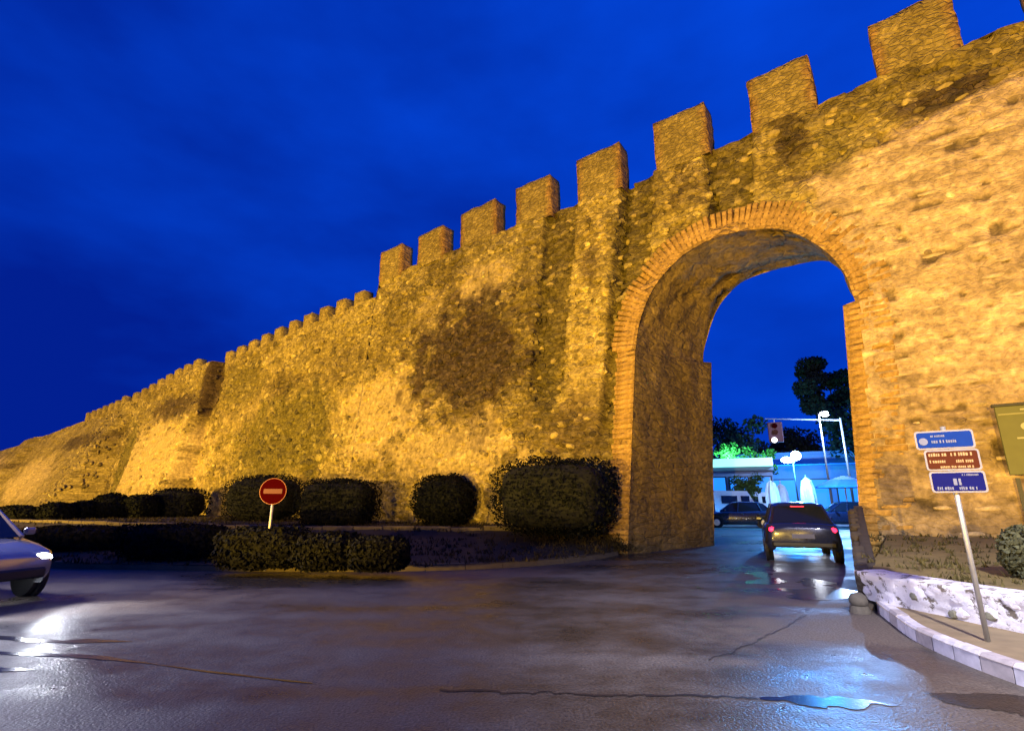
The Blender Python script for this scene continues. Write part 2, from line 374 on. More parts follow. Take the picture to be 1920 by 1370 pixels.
def wall_col(s, z, alpha=False):
    s, z = np.asarray(s, float), np.asarray(z, float)
    n1, n2 = fbm(s * 0.55, z * 0.7, 11), fbm(s * 2.2, z * 2.6, 23)
    t = np.clip((n1 - 0.5) * 1.6 + (n2 - 0.5) * 1.5 + 0.5, 0, 1)[:, None]
    c = C_B * (1 - t) + C_A * t
    # pale coursed face right of the arch, below the ragged parapet zone
    zb = 10.85 - 0.21 * s + (fbm(s * 1.2, s * 0 + 3.3, 5) - 0.5) * 1.2
    r = (1 - sstep(0.8, 2.2, s + (n2 - 0.5) * 1.4)) * (1 - sstep(-0.25, 0.25, z - zb))
    cr = C_RIGHT * (0.55 + 0.85 * fbm(s * 1.1, z * 4.6 + s * 0.1, 31, 2))[:, None]
    slit = sstep(0.83, 0.90, vnoise(s * 2.3, z * 5.2, 99)); cr = cr * (1 - 0.62 * slit)[:, None]
    c = c * (1 - r[:, None]) + cr * r[:, None]
    lowr = r * (1 - sstep(1.5, 5.0, z + (n1 - 0.5) * 5))
    c = c * (1 - 0.40 * lowr[:, None])
    for lst, colr, seed in ((PLASTS, C_PLAST, 41), (MOSS_SHADES, C_MOSS_SHADE, 51), (DARKS, C_DARK, 61)):
        k = blobs(lst, s, z, seed)[:, None]
        c = c * (1 - k) + colr * (0.8 + 0.4 * n2[:, None]) * k
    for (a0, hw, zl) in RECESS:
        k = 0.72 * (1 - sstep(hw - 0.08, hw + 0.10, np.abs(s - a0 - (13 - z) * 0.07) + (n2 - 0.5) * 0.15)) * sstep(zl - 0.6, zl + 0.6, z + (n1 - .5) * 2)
        c = c * (1 - k[:, None]) + np.array((0.125, 0.095, 0.022)) * k[:, None] * (0.7 + 0.6 * n2[:, None])  # recess panels: stain streaks and shade painted into the colour
    pil = np.maximum((1 - sstep(0.78, 0.9, np.abs(s - 8.42 - (13 - z) * 0.075))) * sstep(4, 5, z), (1 - sstep(0.7, 0.9, np.abs(s - 5.05 - (13 - z) * 0.03))) * sstep(10, 10.8, z))
    c = c * (1 + 0.35 * pil)[:, None]
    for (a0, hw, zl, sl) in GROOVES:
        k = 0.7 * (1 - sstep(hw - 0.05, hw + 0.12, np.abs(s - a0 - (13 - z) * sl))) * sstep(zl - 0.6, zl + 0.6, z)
        c = c * (1 - k[:, None]) + np.array((0.085, 0.065, 0.016)) * k[:, None]  # shadow line along each groove, painted into the wall colour
    # streaks running down under the gaps and speckle
    st = fbm(s * 3.5, z * 0.25, 71)
    c = c * (1 - 0.20 * sstep(0.56, 0.72, st) * sstep(8, 12.5, z) * (s < 24))[:, None]
    sp = vnoise(s * 6.5, z * 7.5, 81)
    c = c * (1 - 0.55 * sstep(0.80, 0.93, sp) * (0.4 + 0.6 * (s > 1.5)))[:, None]
    br = vnoise(s * 5.0, z * 6.0, 83)
    wgt = (1 + 1.2 * blobs([DARKS[0]], s, z, 61))
    c = c * (1 + 0.55 * sstep(0.80, 0.95, br) * wgt)[:, None]
    a = 0.85 - np.maximum(0.55 * r, 0.62 * blobs(PLASTS, s, z, 41))
    return np.column_stack([np.clip(c, 0.015, 0.8), a]) if alpha else np.clip(c, 0.015, 0.8)
def top_z(s):
    s = np.asarray(s, float)
    far = np.interp(s, [21.72, 30, 39, 45, 58, 64, 90, 90.1, 116], [12.1, 11.85, 11.35, 11.0, 9.75, 9.55, 9.0, 8.4, 8.4])
    return np.where(s < 21.72, 13.08, far)
def wall_o(s, z, rough=True):
    s, z = np.asarray(s, float), np.asarray(z, float)
    o = np.clip(13 - z, 0, 14) * BAT
    for (a, hw, zl) in RECESS:
        c = a + (13 - z) * 0.07
        o = o - 0.25 * (1 - sstep(hw - 0.04, hw + 0.04, np.abs(s - c))) * sstep(zl - 0.2, zl + 0.2, z)
    for (a, hw, zl, sl) in GROOVES:
        o = o - 0.35 * (1 - sstep(hw - 0.05, hw + 0.06, np.abs(s - a - (13 - z) * sl))) * sstep(zl - 0.3, zl + 0.3, z)
    # forward sections and the sloping bastion further along
    o = o + 0.8 * sstep(39.3, 39.5, s + (z - 9) * 0.06)
    tal = np.clip(9.3 - z, 0, 10)
    o = o + (0.4 + 0.34 * tal) * sstep(54.0 , 55.2, s - 0.25 * (9 - z)) 
    o = o + (0.5 + 0.1 * tal) * sstep(84, 84.6, s)
    o = o + 0.12 * tal * (1 - sstep(49.5, 50.0, s)) * sstep(39.4, 40.2, s) * (z < 9.3)
    if rough:
        zb = 10.85 - 0.21 * s
        sm = np.maximum((1 - sstep(1.2, 2.0, s)) * (1 - sstep(-0.1, 0.1, z - zb)), 0.75 * blobs(PLASTS, s, z, 41))
        o = o + 0.10 * (1 - sstep(1.4, 1.8, s)) * (1 - sstep(-0.06, 0.06, z - zb - (fbm(s * 1.5, z * 0, 9) - 0.5) * 0.8))
        amp = 1 - 0.72 * sm
        o = o + amp * ((fbm(s * 1.1, z * 1.3, 91) - 0.5) * 0.22 + (vnoise(s * 4.0, z * 5.0, 95) - 0.5) * 0.07 + (vnoise(s * 8.1, z * 9.5, 97) - 0.5) * 0.07)
        o = o - 0.13 * sstep(0.83, 0.90, vnoise(s * 2.3, z * 5.2, 99)) * (0.35 + 0.65 * amp)
    return o
def loc(s, z, o):
    return np.stack([-np.asarray(s, float), -np.asarray(o, float), np.asarray(z, float)], -1)

# ================================================================== THE CITY WALL
WALL = empty('city_wall', NV * WOFF, R(-(90 - 51.9)),
             'long floodlit medieval rubble stone city wall with battlements and a big brick archway', 'city wall')
# --- archway outline (s, z), from the left foot over the crown to the right foot
def smooth_curve(pts, n):
    pts = np.array(pts, float)
    t = np.concatenate([[0], np.cumsum(np.hypot(*np.diff(pts, axis=0).T))]); q = np.linspace(0, t[-1], n)
    P = np.vstack([2 * pts[0] - pts[1], pts, 2 * pts[-1] - pts[-2]]); out = []
    for x in q:
        k = min(max(np.searchsorted(t, x, 'right') - 1, 0), len(pts) - 2)
        u = (x - t[k]) / (t[k + 1] - t[k]); p0, p1, p2, p3 = P[k:k + 4]
        out.append(0.5 * ((2 * p1) + (-p0 + p2) * u + (2 * p0 - 5 * p1 + 4 * p2 - p3) * u ** 2 + (-p0 + 3 * p1 - 3 * p2 + p3) * u ** 3))
    return np.array(out)
NJ, NA = 20, 64
F_L = np.stack([np.linspace(7.25, 6.86, NJ), np.linspace(-0.15, 6.2, NJ)], 1)
F_A = smooth_curve([(6.85, 6.3), (6.66, 7.3), (6.15, 8.35), (5.38, 9.08), (4.65, 9.42), (3.9, 9.54), (2.95, 9.43), (2.1, 9.1), (1.33, 8.3), (0.9, 7.45), (0.74, 6.5)], NA)
F_R = np.stack([np.linspace(1.02, 1.45, NJ), np.linspace(6.44, -0.15, NJ)], 1)
B_L = np.stack([np.linspace(6.25, 5.72, NJ), np.linspace(-0.15, 6.55, NJ)], 1)
B_A = smooth_curve([(6.02, 6.6), (5.9, 7.2), (5.35, 8.5), (4.7, 9.2), (4.05, 9.52), (2.65, 9.62), (1.4, 9.4), (0.7, 8.2), (0.45, 6.6)], NA)
B_R = np.stack([np.linspace(0.6, 0.7, NJ), np.linspace(6.5, -0.15, NJ)], 1)
FRONT, BACK = np.vstack([F_L, F_A, F_R]), np.vstack([B_L, B_A, B_R])
RING_W = 0.92
def outward(c):
    d = np.gradient(c, axis=0); n = np.stack([-d[:, 1], d[:, 0]], 1)
    n = n / np.linalg.norm(n, axis=1)[:, None]
    ctr = np.array([3.9, 5.5]); flip = ((c - ctr) * n).sum(1) < 0
    n[flip] *= -1
    rad = c - np.array([3.85, 6.25]); rad /= np.linalg.norm(rad, axis=1)[:, None]
    n = np.where((c[:, 1] > 5)[:, None], 0.25 * n + 0.75 * rad, n)
    return n / np.linalg.norm(n, axis=1)[:, None]
def smooth_arch(c, w):
    n = outward(c)
    return c + n * w
OUTER = np.vstack([F_L + np.array([RING_W * 0.8, 0]), smooth_arch(F_A, RING_W), F_R - np.array([RING_W + 0.05, 0])])
# --- main face as a displaced height field with the archway left out
scol = np.unique(np.concatenate([np.arange(-16, -5, 0.12), np.arange(-5, 14, 0.065), np.arange(14, 22, 0.10), np.arange(22, 42, 0.17), np.arange(42, 116.1, 0.45), [21.70, 21.735, 39.25, 39.35, 39.45, 39.55]]))
NR = 190
S = np.repeat(scol[None, :], NR, 0)
tz = top_z(scol) + (fbm(scol * 1.3, scol * 0, 15) - 0.5) * 0.16
Z = -0.5 + np.linspace(0, 1, NR)[:, None] * (tz + 0.5)[None, :]
O = wall_o(S.ravel(), Z.ravel())
Vw = loc(S.ravel(), Z.ravel(), O)
Fw = grid_faces(NR, len(scol))
MID = np.vstack([F_L + np.array([0.35, 0]), smooth_arch(F_A, 0.4), F_R - np.array([0.35, 0])])
def inside(poly, x, y):
    r = np.zeros(len(x), bool); n = len(poly); j = n - 1
    for i in range(n):
        xi, yi = poly[i]; xj, yj = poly[j]
        c = ((yi > y) != (yj > y)) & (x < (xj - xi) * (y - yi) / (yj - yi + 1e-12) + xi); r ^= c; j = i
    return r
fc = np.stack([S.ravel(), Z.ravel()], 1)[Fw].mean(1)
pm = np.vstack([MID, [(1.1, -2), (7.6, -2)]])
Fw = Fw[~inside(pm, fc[:, 0], fc[:, 1])]
me = np_mesh('wall_face', Vw, Fw[:, ::-1], True, None, wall_col(S.ravel(), Z.ravel(), True))
me.materials.append(M_RUBBLE)
mesh_obj('wall_face', me, WALL)
# --- core: top walk and back face
sc2 = np.unique(np.concatenate([np.arange(-16, 116.1, 0.8), [21.70, 21.735, 0.2, 7.4]]))
tz2 = top_z(sc2)
rows = [loc(sc2, np.interp(sc2, scol, tz), wall_o(sc2, np.interp(sc2, scol, tz)) - 0.02), loc(sc2, tz2, -0.8 + 0 * sc2), loc(sc2, tz2 - 0.02, -3.5 + 0 * sc2), loc(sc2, 10.3 + np.minimum(0, tz2 - 11), -3.5 + 0 * sc2), loc(sc2, 0 * sc2 - 0.5, -3.5 + 0 * sc2)]
Vc = np.vstack(rows); Fc = grid_faces(5, len(sc2)); mids = Vc[Fc].mean(1)
keep = ~((mids[:, 2] < 8) & (-mids[:, 0] > 0.2) & (-mids[:, 0] < 7.4))
me = np_mesh('wall_core', Vc, Fc[keep], False, None, wall_col(-Vc[:, 0], np.clip(Vc[:, 2], 0, 13)) * 0.8); me.materials.append(M_RUBBLE)
mesh_obj('wall_core', me, WALL)
# far end face
zz = np.linspace(-0.5, 8.4, 20); oo = wall_o(np.full(20, 116.0), zz)
Ve = np.vstack([loc(np.full(20, 116.0), zz, oo), loc(np.full(20, 116.0), zz, np.full(20, -3.5))])
me = np_mesh('end_face', Ve, grid_faces(2, 20), False, None, wall_col(np.full(40, 100.0), np.tile(zz, 2))); me.materials.append(M_RUBBLE)
mesh_obj('end_face', me, WALL)
# --- archway lining (jambs, imposts and vault)
ND = 26
uu = np.linspace(0, 1, ND)
of = wall_o(FRONT[:, 0], FRONT[:, 1], False) + 0.05
P = FRONT[None] * (1 - uu[:, None, None]) + BACK[None] * uu[:, None, None]
oL = of[None] * (1 - uu[:, None]) + (-3.5) * uu[:, None]
nrm = np.vstack([np.tile([1, 0], (NJ, 1)), outward(F_A), np.tile([-1, 0], (NJ, 1))])
arc = np.cumsum(np.concatenate([[0], np.hypot(*np.diff(FRONT, axis=0).T)]))
A2, U2 = np.meshgrid(arc, uu * 5)
dsp = (fbm(A2 * 1.2, U2 * 1.2, 201) - 0.5) * 0.22 + (vnoise(A2 * 4, U2 * 4, 203) - 0.5) * 0.08 - 0.25 * sstep(0.64, 0.8, fbm(A2 * 0.8 + 3, U2 * 0.8, 207)) * (A2 > arc[NJ])
dsp[0] = 0; dsp[-1] *= 0.3
P = P - nrm[None] * dsp[..., None] * 1.0
Pv = loc(P[..., 0].ravel(), P[..., 1].ravel(), oL.ravel())
tt = fbm(A2 * 0.9, U2 * 0.9, 211).ravel()[:, None]
colv = np.array((0.20, 0.135, 0.05)) * (1 - tt) + np.array((0.33, 0.235, 0.10)) * tt
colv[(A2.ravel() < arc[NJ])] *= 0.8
colv = np.column_stack([colv * np.array((1, .98, .75)), np.full(len(colv), 0.45)])
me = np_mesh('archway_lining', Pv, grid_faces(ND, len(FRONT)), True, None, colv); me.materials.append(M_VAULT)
mesh_obj('archway_lining', me, WALL)
# rear ring face, so that the far edge of the vault has thickness
OUTB = np.vstack([B_L + np.array([2.2, 0]), smooth_arch(B_A, 2.2), B_R - np.array([2.2, 0])])
Vb = np.vstack([loc(BACK[:, 0], BACK[:, 1], -3.5 + 0 * BACK[:, 0]), loc(OUTB[:, 0], OUTB[:, 1], -3.5 + 0 * BACK[:, 0])])
me = np_mesh('rear_arch_face', Vb, grid_faces(2, len(BACK)), False, None, np.tile((0.3, 0.22, 0.1), (len(Vb), 1))); me.materials.append(M_RUBBLE)
mesh_obj('rear_arch_face', me, WALL)
# mortar bed behind the ring bricks
lay = [0.0, 0.3, 0.6, 1.0]
Vr, Cr = [], []
for k in lay:
    q = FRONT * (1 - k) + OUTER * k
    ob = wall_o(q[:, 0], q[:, 1], False) + 0.086 - 0.13 * (k == 1.0)
    Vr.append(loc(q[:, 0], q[:, 1], ob)); Cr.append(np.tile((0.42, 0.262, 0.076), (len(q), 1)) * (0.8 + 0.4 * fbm(q[:, 0] * 3, q[:, 1] * 3, 5))[:, None])
me = np_mesh('mortar_bed', np.vstack(Vr), grid_faces(4, len(FRONT))[:, ::-1], True, None, np.vstack(Cr)); me.materials.append(M_VAULT)
mesh_obj('mortar_bed', me, WALL)

# --- stones: small low-poly lumps with rough, chamfered faces
def lump(name, w, h, d, seed, mat):
    r = random.Random(seed); V = []; F = []
    prof = [(-d * 0.6, 1.0), (d * 0.30, 0.97), (d * 0.62, 0.62)]
    n = 8
    for (y, k) in prof:
        for i in range(n):
            a = 2 * math.pi * (i + 0.5) / n
            cx, cz = math.cos(a), math.sin(a); q = max(abs(cx), abs(cz)); q = q ** 0.93
            jit = 1 + r.uniform(-0.16, 0.12)
            V.append((cx / q * w / 2 * k * jit, -y - r.uniform(-0.1, 0.1) * d * (y > 0), cz / q * h / 2 * k * jit))
    V.append((0, -d * 0.68, 0))
    for a in range(2):
        for i in range(n): F.append((a * n + i, a * n + (i + 1) % n, (a + 1) * n + (i + 1) % n, (a + 1) * n + i))
    for i in range(n): F.append((2 * n + i, 2 * n + (i + 1) % n, 3 * n))
    me = bpy.data.meshes.new(name); me.from_pydata(V, [], F); me.update(); me.materials.append(mat)
    return me
def brick_mesh(name, w, h, d, seed, mat):
    r = random.Random(seed); b = min(w, h) * 0.14; V = []; F = []
    for (y, ins) in ((-0.08, 0.0), (d - b, 0.0), (d, b)):
        for (sx, sz) in ((-1, -1), (1, -1), (1, 1), (-1, 1)):
            V.append((sx * (w / 2 - ins) + r.uniform(-.006, .006), -y + r.uniform(-.008, .008), sz * (h / 2 - ins) + r.uniform(-.006, .006)))
    for a in range(2):
        for i in range(4): F.append((a * 4 + i, a * 4 + (i + 1) % 4, a * 4 + 4 + (i + 1) % 4, a * 4 + 4 + i))
    F.append((8, 9, 10, 11))
    me = bpy.data.meshes.new(name); me.from_pydata(V, [], F); me.update(); me.materials.append(mat)
    return me
def place(name, me, s, z, o, rot=0.0, parent=WALL, tilt=0.0, sc=(1, 1, 1)):
    ob = bpy.data.objects.new(name, me); COL.objects.link(ob); ob.parent = parent
    ob.rotation_mode = 'YXZ'; ob.location = (-s, -o, z); ob.rotation_euler = (tilt - math.atan(BAT) * (z < 13), rot, 0); ob.scale = sc
    return ob
# arch ring bricks (voussoirs)
vous = [brick_mesh('brick', 0.137, RING_W * k, 0.10, 300 + i, M_BRICK) for i, k in enumerate((0.96, 0.9, 1.0, 0.86))]
fa = smooth_curve(list(map(tuple, F_A)), 400)
La = np.concatenate([[0], np.cumsum(np.hypot(*np.diff(fa, axis=0).T))]); na = outward(fa)
nb = int(La[-1] / 0.150)
for i in range(nb):
    x = (i + 0.5) / nb * La[-1]; k = int(np.searchsorted(La, x)); k = min(k, 399)
    p = fa[k] + na[k] * (RING_W * 0.5 + 0.015); nn = na[k]
    ang = math.atan2(-nn[0], nn[1])           # local x = -s
    place('brick', vous[RNG.integers(4)], p[0], p[1], float(wall_o([p[0]], [p[1]], False)[0]) + RNG.uniform(-0.012, 0.012), ang, tilt=math.atan(BAT) * 0, sc=(RNG.uniform(.93, 1.05), 1, RNG.uniform(.95, 1.02)))
# jamb bricks
jb = [brick_mesh('brick', w, 0.135, 0.10, 320 + i, M_BRICK) for i, w in enumerate((0.66, 0.70, 0.62))]
for k in range(40):
    z = 0.12 + k * 0.16
    sl = float(np.interp(z, F_L[:, 1], F_L[:, 0])); w = (0.66, 0.70, 0.62)[k % 3]
    place('brick', jb[k % 3], sl + w / 2 + 0.01, z, float(wall_o([sl + .3], [z], False)[0]) + RNG.uniform(-.015, .015), RNG.uniform(-.015, .015))
    sr = float(np.interp(z, F_R[::-1, 1], F_R[::-1, 0])); x = sr - 0.01
    for w in ((0.40, 0.58), (0.58, 0.40))[k % 2]:
        ww = w + RNG.uniform(-.03, .03)
        place('brick', jb[0], x - ww / 2, z, float(wall_o([x - .3], [z], False)[0]) + RNG.uniform(-.012, .012), RNG.uniform(-.012, .012), sc=(ww / 0.66, 1, RNG.uniform(.94, 1.04)))
        x -= ww + 0.014
# merlons
def block_mesh(name, s0, s1, z0, z1, depth, seed, step=0.16):
    """a displaced masonry block with worn edges: front, two sides, back, top"""
    w, h = s1 - s0, z1 - z0
    r0 = 0.03
    per = [(s0, 0), (s0, -depth), (s1, -depth), (s1, 0)]
    path = []
    def seg(a, b):
        n = max(2, int(math.hypot(b[0] - a[0], b[1] - a[1]) / step))
        for i in range(n): path.append((a[0] + (b[0] - a[0]) * i / n, a[1] + (b[1] - a[1]) * i / n))
    seg(per[0], per[1]); seg(per[1], per[2]); seg(per[2], per[3]); seg(per[3], per[0])
    path = np.array(path); nzr = max(3, int(h / step)) + 1
    V = []
    cs, cd = (s0 + s1) / 2, -depth / 2
    for i in range(nzr):
        t = i / (nzr - 1); z = z0 + h * t
        n = (vnoise(path[:, 0] * 3.3 + path[:, 1] * 2.1, np.full(len(path), z * 3.5), seed) - 0.5) * 0.05 + (vnoise(path[:, 0] * 7 + path[:, 1] * 5, np.full(len(path), z * 7.5), seed + 5) - 0.5) * 0.035
        dx, dy = path[:, 0] - cs, path[:, 1] - cd
        k = 1 + n / np.maximum(np.abs(dx), np.abs(dy)).clip(0.25)
        k = k * (0.985 if i == nzr - 1 else 1.0)
        zz = z + ((vnoise(path[:, 0] * 2.5, path[:, 1] * 2.5, seed + 9) - 0.5) * 0.07 if i == nzr - 1 else 0)
        V.append(loc(cs + dx * k, np.full(len(path), z) + (zz - z), cd + dy * k))
    nc = len(path); V = np.vstack(V); F = []
    for i in range(nzr - 1):
        for j in range(nc): F.append((i * nc + j, i * nc + (j + 1) % nc, (i + 1) * nc + (j + 1) % nc, (i + 1) * nc + j))
    ctop = V[-nc:].mean(0) + np.array([0, 0, 0.05]); V = np.vstack([V, ctop]); ci = len(V) - 1; b = (nzr - 1) * nc
    F += [(b + j, b + (j + 1) % nc, ci, ci) for j in range(nc)]
    me = bpy.data.meshes.new(name)
    me.from_pydata([tuple(v) for v in V], [], [tuple(dict.fromkeys(f)) for f in F]); me.update()
    a = me.color_attributes.new('Col', 'FLOAT_COLOR', 'POINT'); c = np.ones((len(V), 4), np.float32); c[:, 3] = 0.8
    c[:, :3] = wall_col(-V[:, 0] + 0.15 * seed, np.clip(V[:, 2] - 1.6, 0, 13))
    bl = 0.55; c[:, :3] = c[:, :3] * (1 - bl) + np.array((0.36, 0.262, 0.065)) * bl
    sv = -V[:, 0]; ed = np.minimum(sv - s0, s1 - sv); ke = (0.75 * (1 - sstep(0.10, 0.24, ed + (vnoise(sv * 5, V[:, 2] * 5, seed + 3) - .5) * .12)))[:, None] * (w > 1.2)
    c[:, :3] = c[:, :3] * (1 - ke) + np.array((0.36, 0.19, 0.055)) * ke
    a.data.foreach_set('color', c.ravel()); me.polygons.foreach_set('use_smooth', np.ones(len(me.polygons), bool))
    me.materials.append(M_RUBBLE)
    return me
for i, (s0, s1, zt) in enumerate([(-12.3, -10.4, 14.9), (-9.0, -7.1, 14.95), (-5.75, -3.9, 14.9), (-2.55, -0.70, 14.95), (0.84, 2.68, 14.95), (4.05, 5.92, 14.95), (7.31, 9.2, 14.88), (10.5, 12.3, 14.85), (13.48, 15.64, 14.85), (16.83, 18.63, 14.7), (19.9, 21.7, 14.7)]):
    mesh_obj('merlon', block_mesh('merlon', s0, s1, 12.9, zt, 0.75, 400 + i), WALL)
for i in range(26):
    s0 = 22.75 + i * 1.72; tz_ = float(top_z([s0 + .45])[0])
    if 39.0 < s0 < 40.2: continue
    ob = mesh_obj('merlon', block_mesh('merlon', s0, s0 + 0.92, tz_ - 0.25, tz_ + 0.72, 0.6, 440 + i, 0.22), WALL)
    ob.location = (0, -float(wall_o([s0 + .45], [tz_ - .3], False)[0]) , 0)
# individual face stones and courses (the largest in view), then the mass of smaller ones
L1 = [lump('stone', 0.36, 0.21, 0.10, 500 + i, M_STONEP) for i in range(5)]
M_COURSE = stone_mat('pale_course_stone', 6, 0.5, False, (0.53, 0.405, 0.215), 0.16)
L2 = [lump('stone', 0.46, 0.095, 0.045, 510 + i, M_COURSE) for i in range(4)]
taken = []
def free(s, z, r):
    for (a, b) in taken:
        if abs(a - s) < r and abs(b - z) < r * 0.6: return False
    taken.append((s, z)); return True
in_ring = np.vstack([OUTER, [(0.4, -2), (8.1, -2)]])
cnt = 0; tries = 0
while cnt < 290 and tries < 20000:
    tries += 1
    s = RNG.uniform(-4.2, 12.2) if RNG.random() < 0.7 else RNG.uniform(-4.2, 5); z = RNG.uniform(0.9, 12.7)
    if inside(in_ring, np.array([s]), np.array([z]))[0]: continue
    zb = 10.85 - 0.21 * s
    smooth_zone = s < 1.3 and z < zb
    if not free(s, z, 0.55): continue
    ow = float(wall_o([s], [z])[0])
    if smooth_zone: place('stone', L2[RNG.integers(4)], s, round(z / 0.17) * 0.17, ow - 0.012, RNG.uniform(-.03, .03), sc=(RNG.uniform(.7, 1.15), RNG.uniform(.7, 1.0), RNG.uniform(.8, 1.1)))
    else: place('stone', L1[RNG.integers(5)], s, z, ow - 0.03, RNG.uniform(-.3, .3), sc=(RNG.uniform(.6, 1.1), RNG.uniform(.8, 1.3), RNG.uniform(.6, 1.1)))
    cnt += 1
def stone_field(name, n, s0, s1, z0, z1, w, h, seed, thr=0.0, mask=None):
    r = np.random.default_rng(seed); tmpl = [lump('t', 1, 1, 1, 600 + i, M_STONE) for i in range(6)]
    TV = [np.array([v.co[:] for v in t.vertices]) for t in tmpl]
    TF = [[tuple(p.vertices) for p in t.polygons] for t in tmpl]
    s = r.uniform(s0, s1, n); z = r.uniform(z0, z1, n)
    ok = ~inside(in_ring, s, z)
    if mask is not None: ok &= r.random(n) < mask(s, z)
    ok &= z < top_z(s) - 0.15
    s, z = s[ok], z[ok]; o = wall_o(s, z); c = wall_col(s, z); V, F4, C = [], [], []; off = 0
    for i in range(len(s)):
        t = r.integers(6); a = r.uniform(-.35, .35); ww, hh = w * r.uniform(.5, 1.3), h * r.uniform(.5, 1.3); dd = r.uniform(.06, .13)
        v = TV[t] * np.array([ww, dd, hh]); ca, sa = math.cos(a), math.sin(a)
        v = np.stack([v[:, 0] * ca + v[:, 2] * sa, v[:, 1], -v[:, 0] * sa + v[:, 2] * ca], 1) + np.array([-s[i], -o[i] + 0.03, z[i]])
        V.append(v); F4 += [tuple(q + off for q in f) for f in TF[t]]; off += len(v)
        k = r.choice([0.55, 0.8, 1.0, 1.2, 1.5], p=[.15, .25, .3, .2, .1]); C.append(np.tile(np.clip(c[i] * k + 0.012, 0, .75), (len(v), 1)))
    for t in tmpl: bpy.data.meshes.remove(t)
    V = np.vstack(V); me = bpy.data.meshes.new(name); me.from_pydata(V.tolist(), [], F4); me.update()
    a = me.color_attributes.new('Col', 'FLOAT_COLOR', 'POINT'); cc = np.ones((len(V), 4), np.float32); cc[:, :3] = np.vstack(C); a.data.foreach_set('color', cc.ravel())
    me.materials.append(M_STONE)
    ob = mesh_obj(name, me, WALL); ob['kind'] = 'stuff'
    return ob
def m_rub(s, z): return np.clip(1.0 - 0.85 * blobs(PLASTS, s, z, 41) - 0.97 * (s < 1.6) * (z < 10.85 - .21 * s), 0.02, 1)
stone_field('small_face_stones', 5200, -4.5, 23, 0.3, 12.9, 0.34, 0.2, 21, mask=m_rub)
stone_field('distant_face_stones', 2600, 23, 60, 0.5, 12, 0.5, 0.3, 22, mask=m_rub)
stone_field('dark_patch_stones', 900, 11.0, 18.5, 4.6, 10.4, 0.36, 0.24, 23, mask=lambda s, z: blobs([DARKS[0], DARKS[1]], s, z, 61))

# ================================================================== FLOODLIGHTS ACROSS THE STREET
def flood_housing(x, y, z, tx, ty, label):
    f = empty('floodlight', (x, y, 0), math.atan2(ty - y, tx - x) - math.pi / 2, label, 'floodlight', 'floodlights across the street aimed at the wall')
    MB().tube((0, -.25, 0), (0, -.25, z - .2), .05, .05, 8).obj('post', M_DARK, f)
    MB().box((0, -.22, z), (.7, .12, .5)).obj('housing', M_DARK, f)
    MB().box((0, .55, z - 0.16), (4.6, 1.7, .02), rx=-0.02).obj('added_light_blocker', M_DARK, f)  # added plate, unseen; keeps amber light off the low white wall and verge
    b = MB(); b.box((0, 1.4, z - 0.13), (4.6, .02, .14)); b.obj('added_light_blocker_lip', M_DARK, f)
flood_housing(-8, -15, 2.1, 6.6, 15, 'floodlight with a wide added light-blocking plate behind the viewpoint')
flood_housing(-15, -7, 1.9, -2.7, 22.5, 'floodlight with a wide added light-blocking plate across the street to the left')

# ================================================================== GROUND
def sheet(name, pts, z, mat, kind='structure'):
    me = bpy.data.meshes.new(name); me.from_pydata([(x, y, z) for x, y in pts], [], [tuple(range(len(pts)))]); me.update()
    return tag(mesh_obj(name, me, None, mat), kind=kind)
sheet('road', [(-400, -200), (400, -200), (400, 500), (-400, 500)], 0.0, M_ROAD)
ROAD_EDGE = [(-75, 46), (-45, 30), (-28, 20.5), (-18, 15.6), (-12.3, 13.2), (-6.8, 12.3), (-3.0, 12.2), (-0.5, 12.7), (1.6, 14.0), (3.15, 15.9)]
def resample(pts, step):
    p = np.array(pts, float); t = np.concatenate([[0], np.cumsum(np.hypot(*np.diff(p, axis=0).T))])
    return smooth_curve(pts, max(2, int(t[-1] / step)))
edge = resample(ROAD_EDGE, 0.35)
# verge: rises from the kerb to a ledge and runs back level to the wall foot
def verge_z(k): return np.interp(k, [0, 0.05, 0.42, 0.46, 0.5, 1], [0.13, 0.14, 0.42, 0.46, 0.62, 0.66])
rowsV = []; KK = np.linspace(0, 1, 40)
wx = np.array([p[0] * DV.x + p[1] * DV.y for p in edge])
for k in KK:
    foot = np.array([wp(max(7.3, s_), 0, 1.0)[:2] for s_ in wx + np.linspace(6, 0.2, len(wx))])
    d = np.hypot(*(foot - edge).T)[:, None]
    near = edge + (foot - edge) / d * np.minimum(d, 6.0)
    q = edge * (1 - k / 0.5) + near * (k / 0.5) if k < 0.5 else near * (1 - (k - .5) / .5) + foot * ((k - .5) / .5)
    fade = np.clip(d[:, 0] / 5.0, 0.05, 1)
    zz = 0.13 + (verge_z(k) - 0.13) * fade + (fbm(q[:, 0] * 1.1, q[:, 1] * 1.1, 7) - 0.5) * 0.12 * min(1, k * 8) * fade
    rowsV.append(np.column_stack([q, zz]))
Vv = np.vstack(rowsV)
me = np_mesh('verge', Vv, grid_faces(len(KK), len(edge)), True); me.materials.append(M_SOIL)
VERGE = tag(mesh_obj('verge', me), kind='structure')
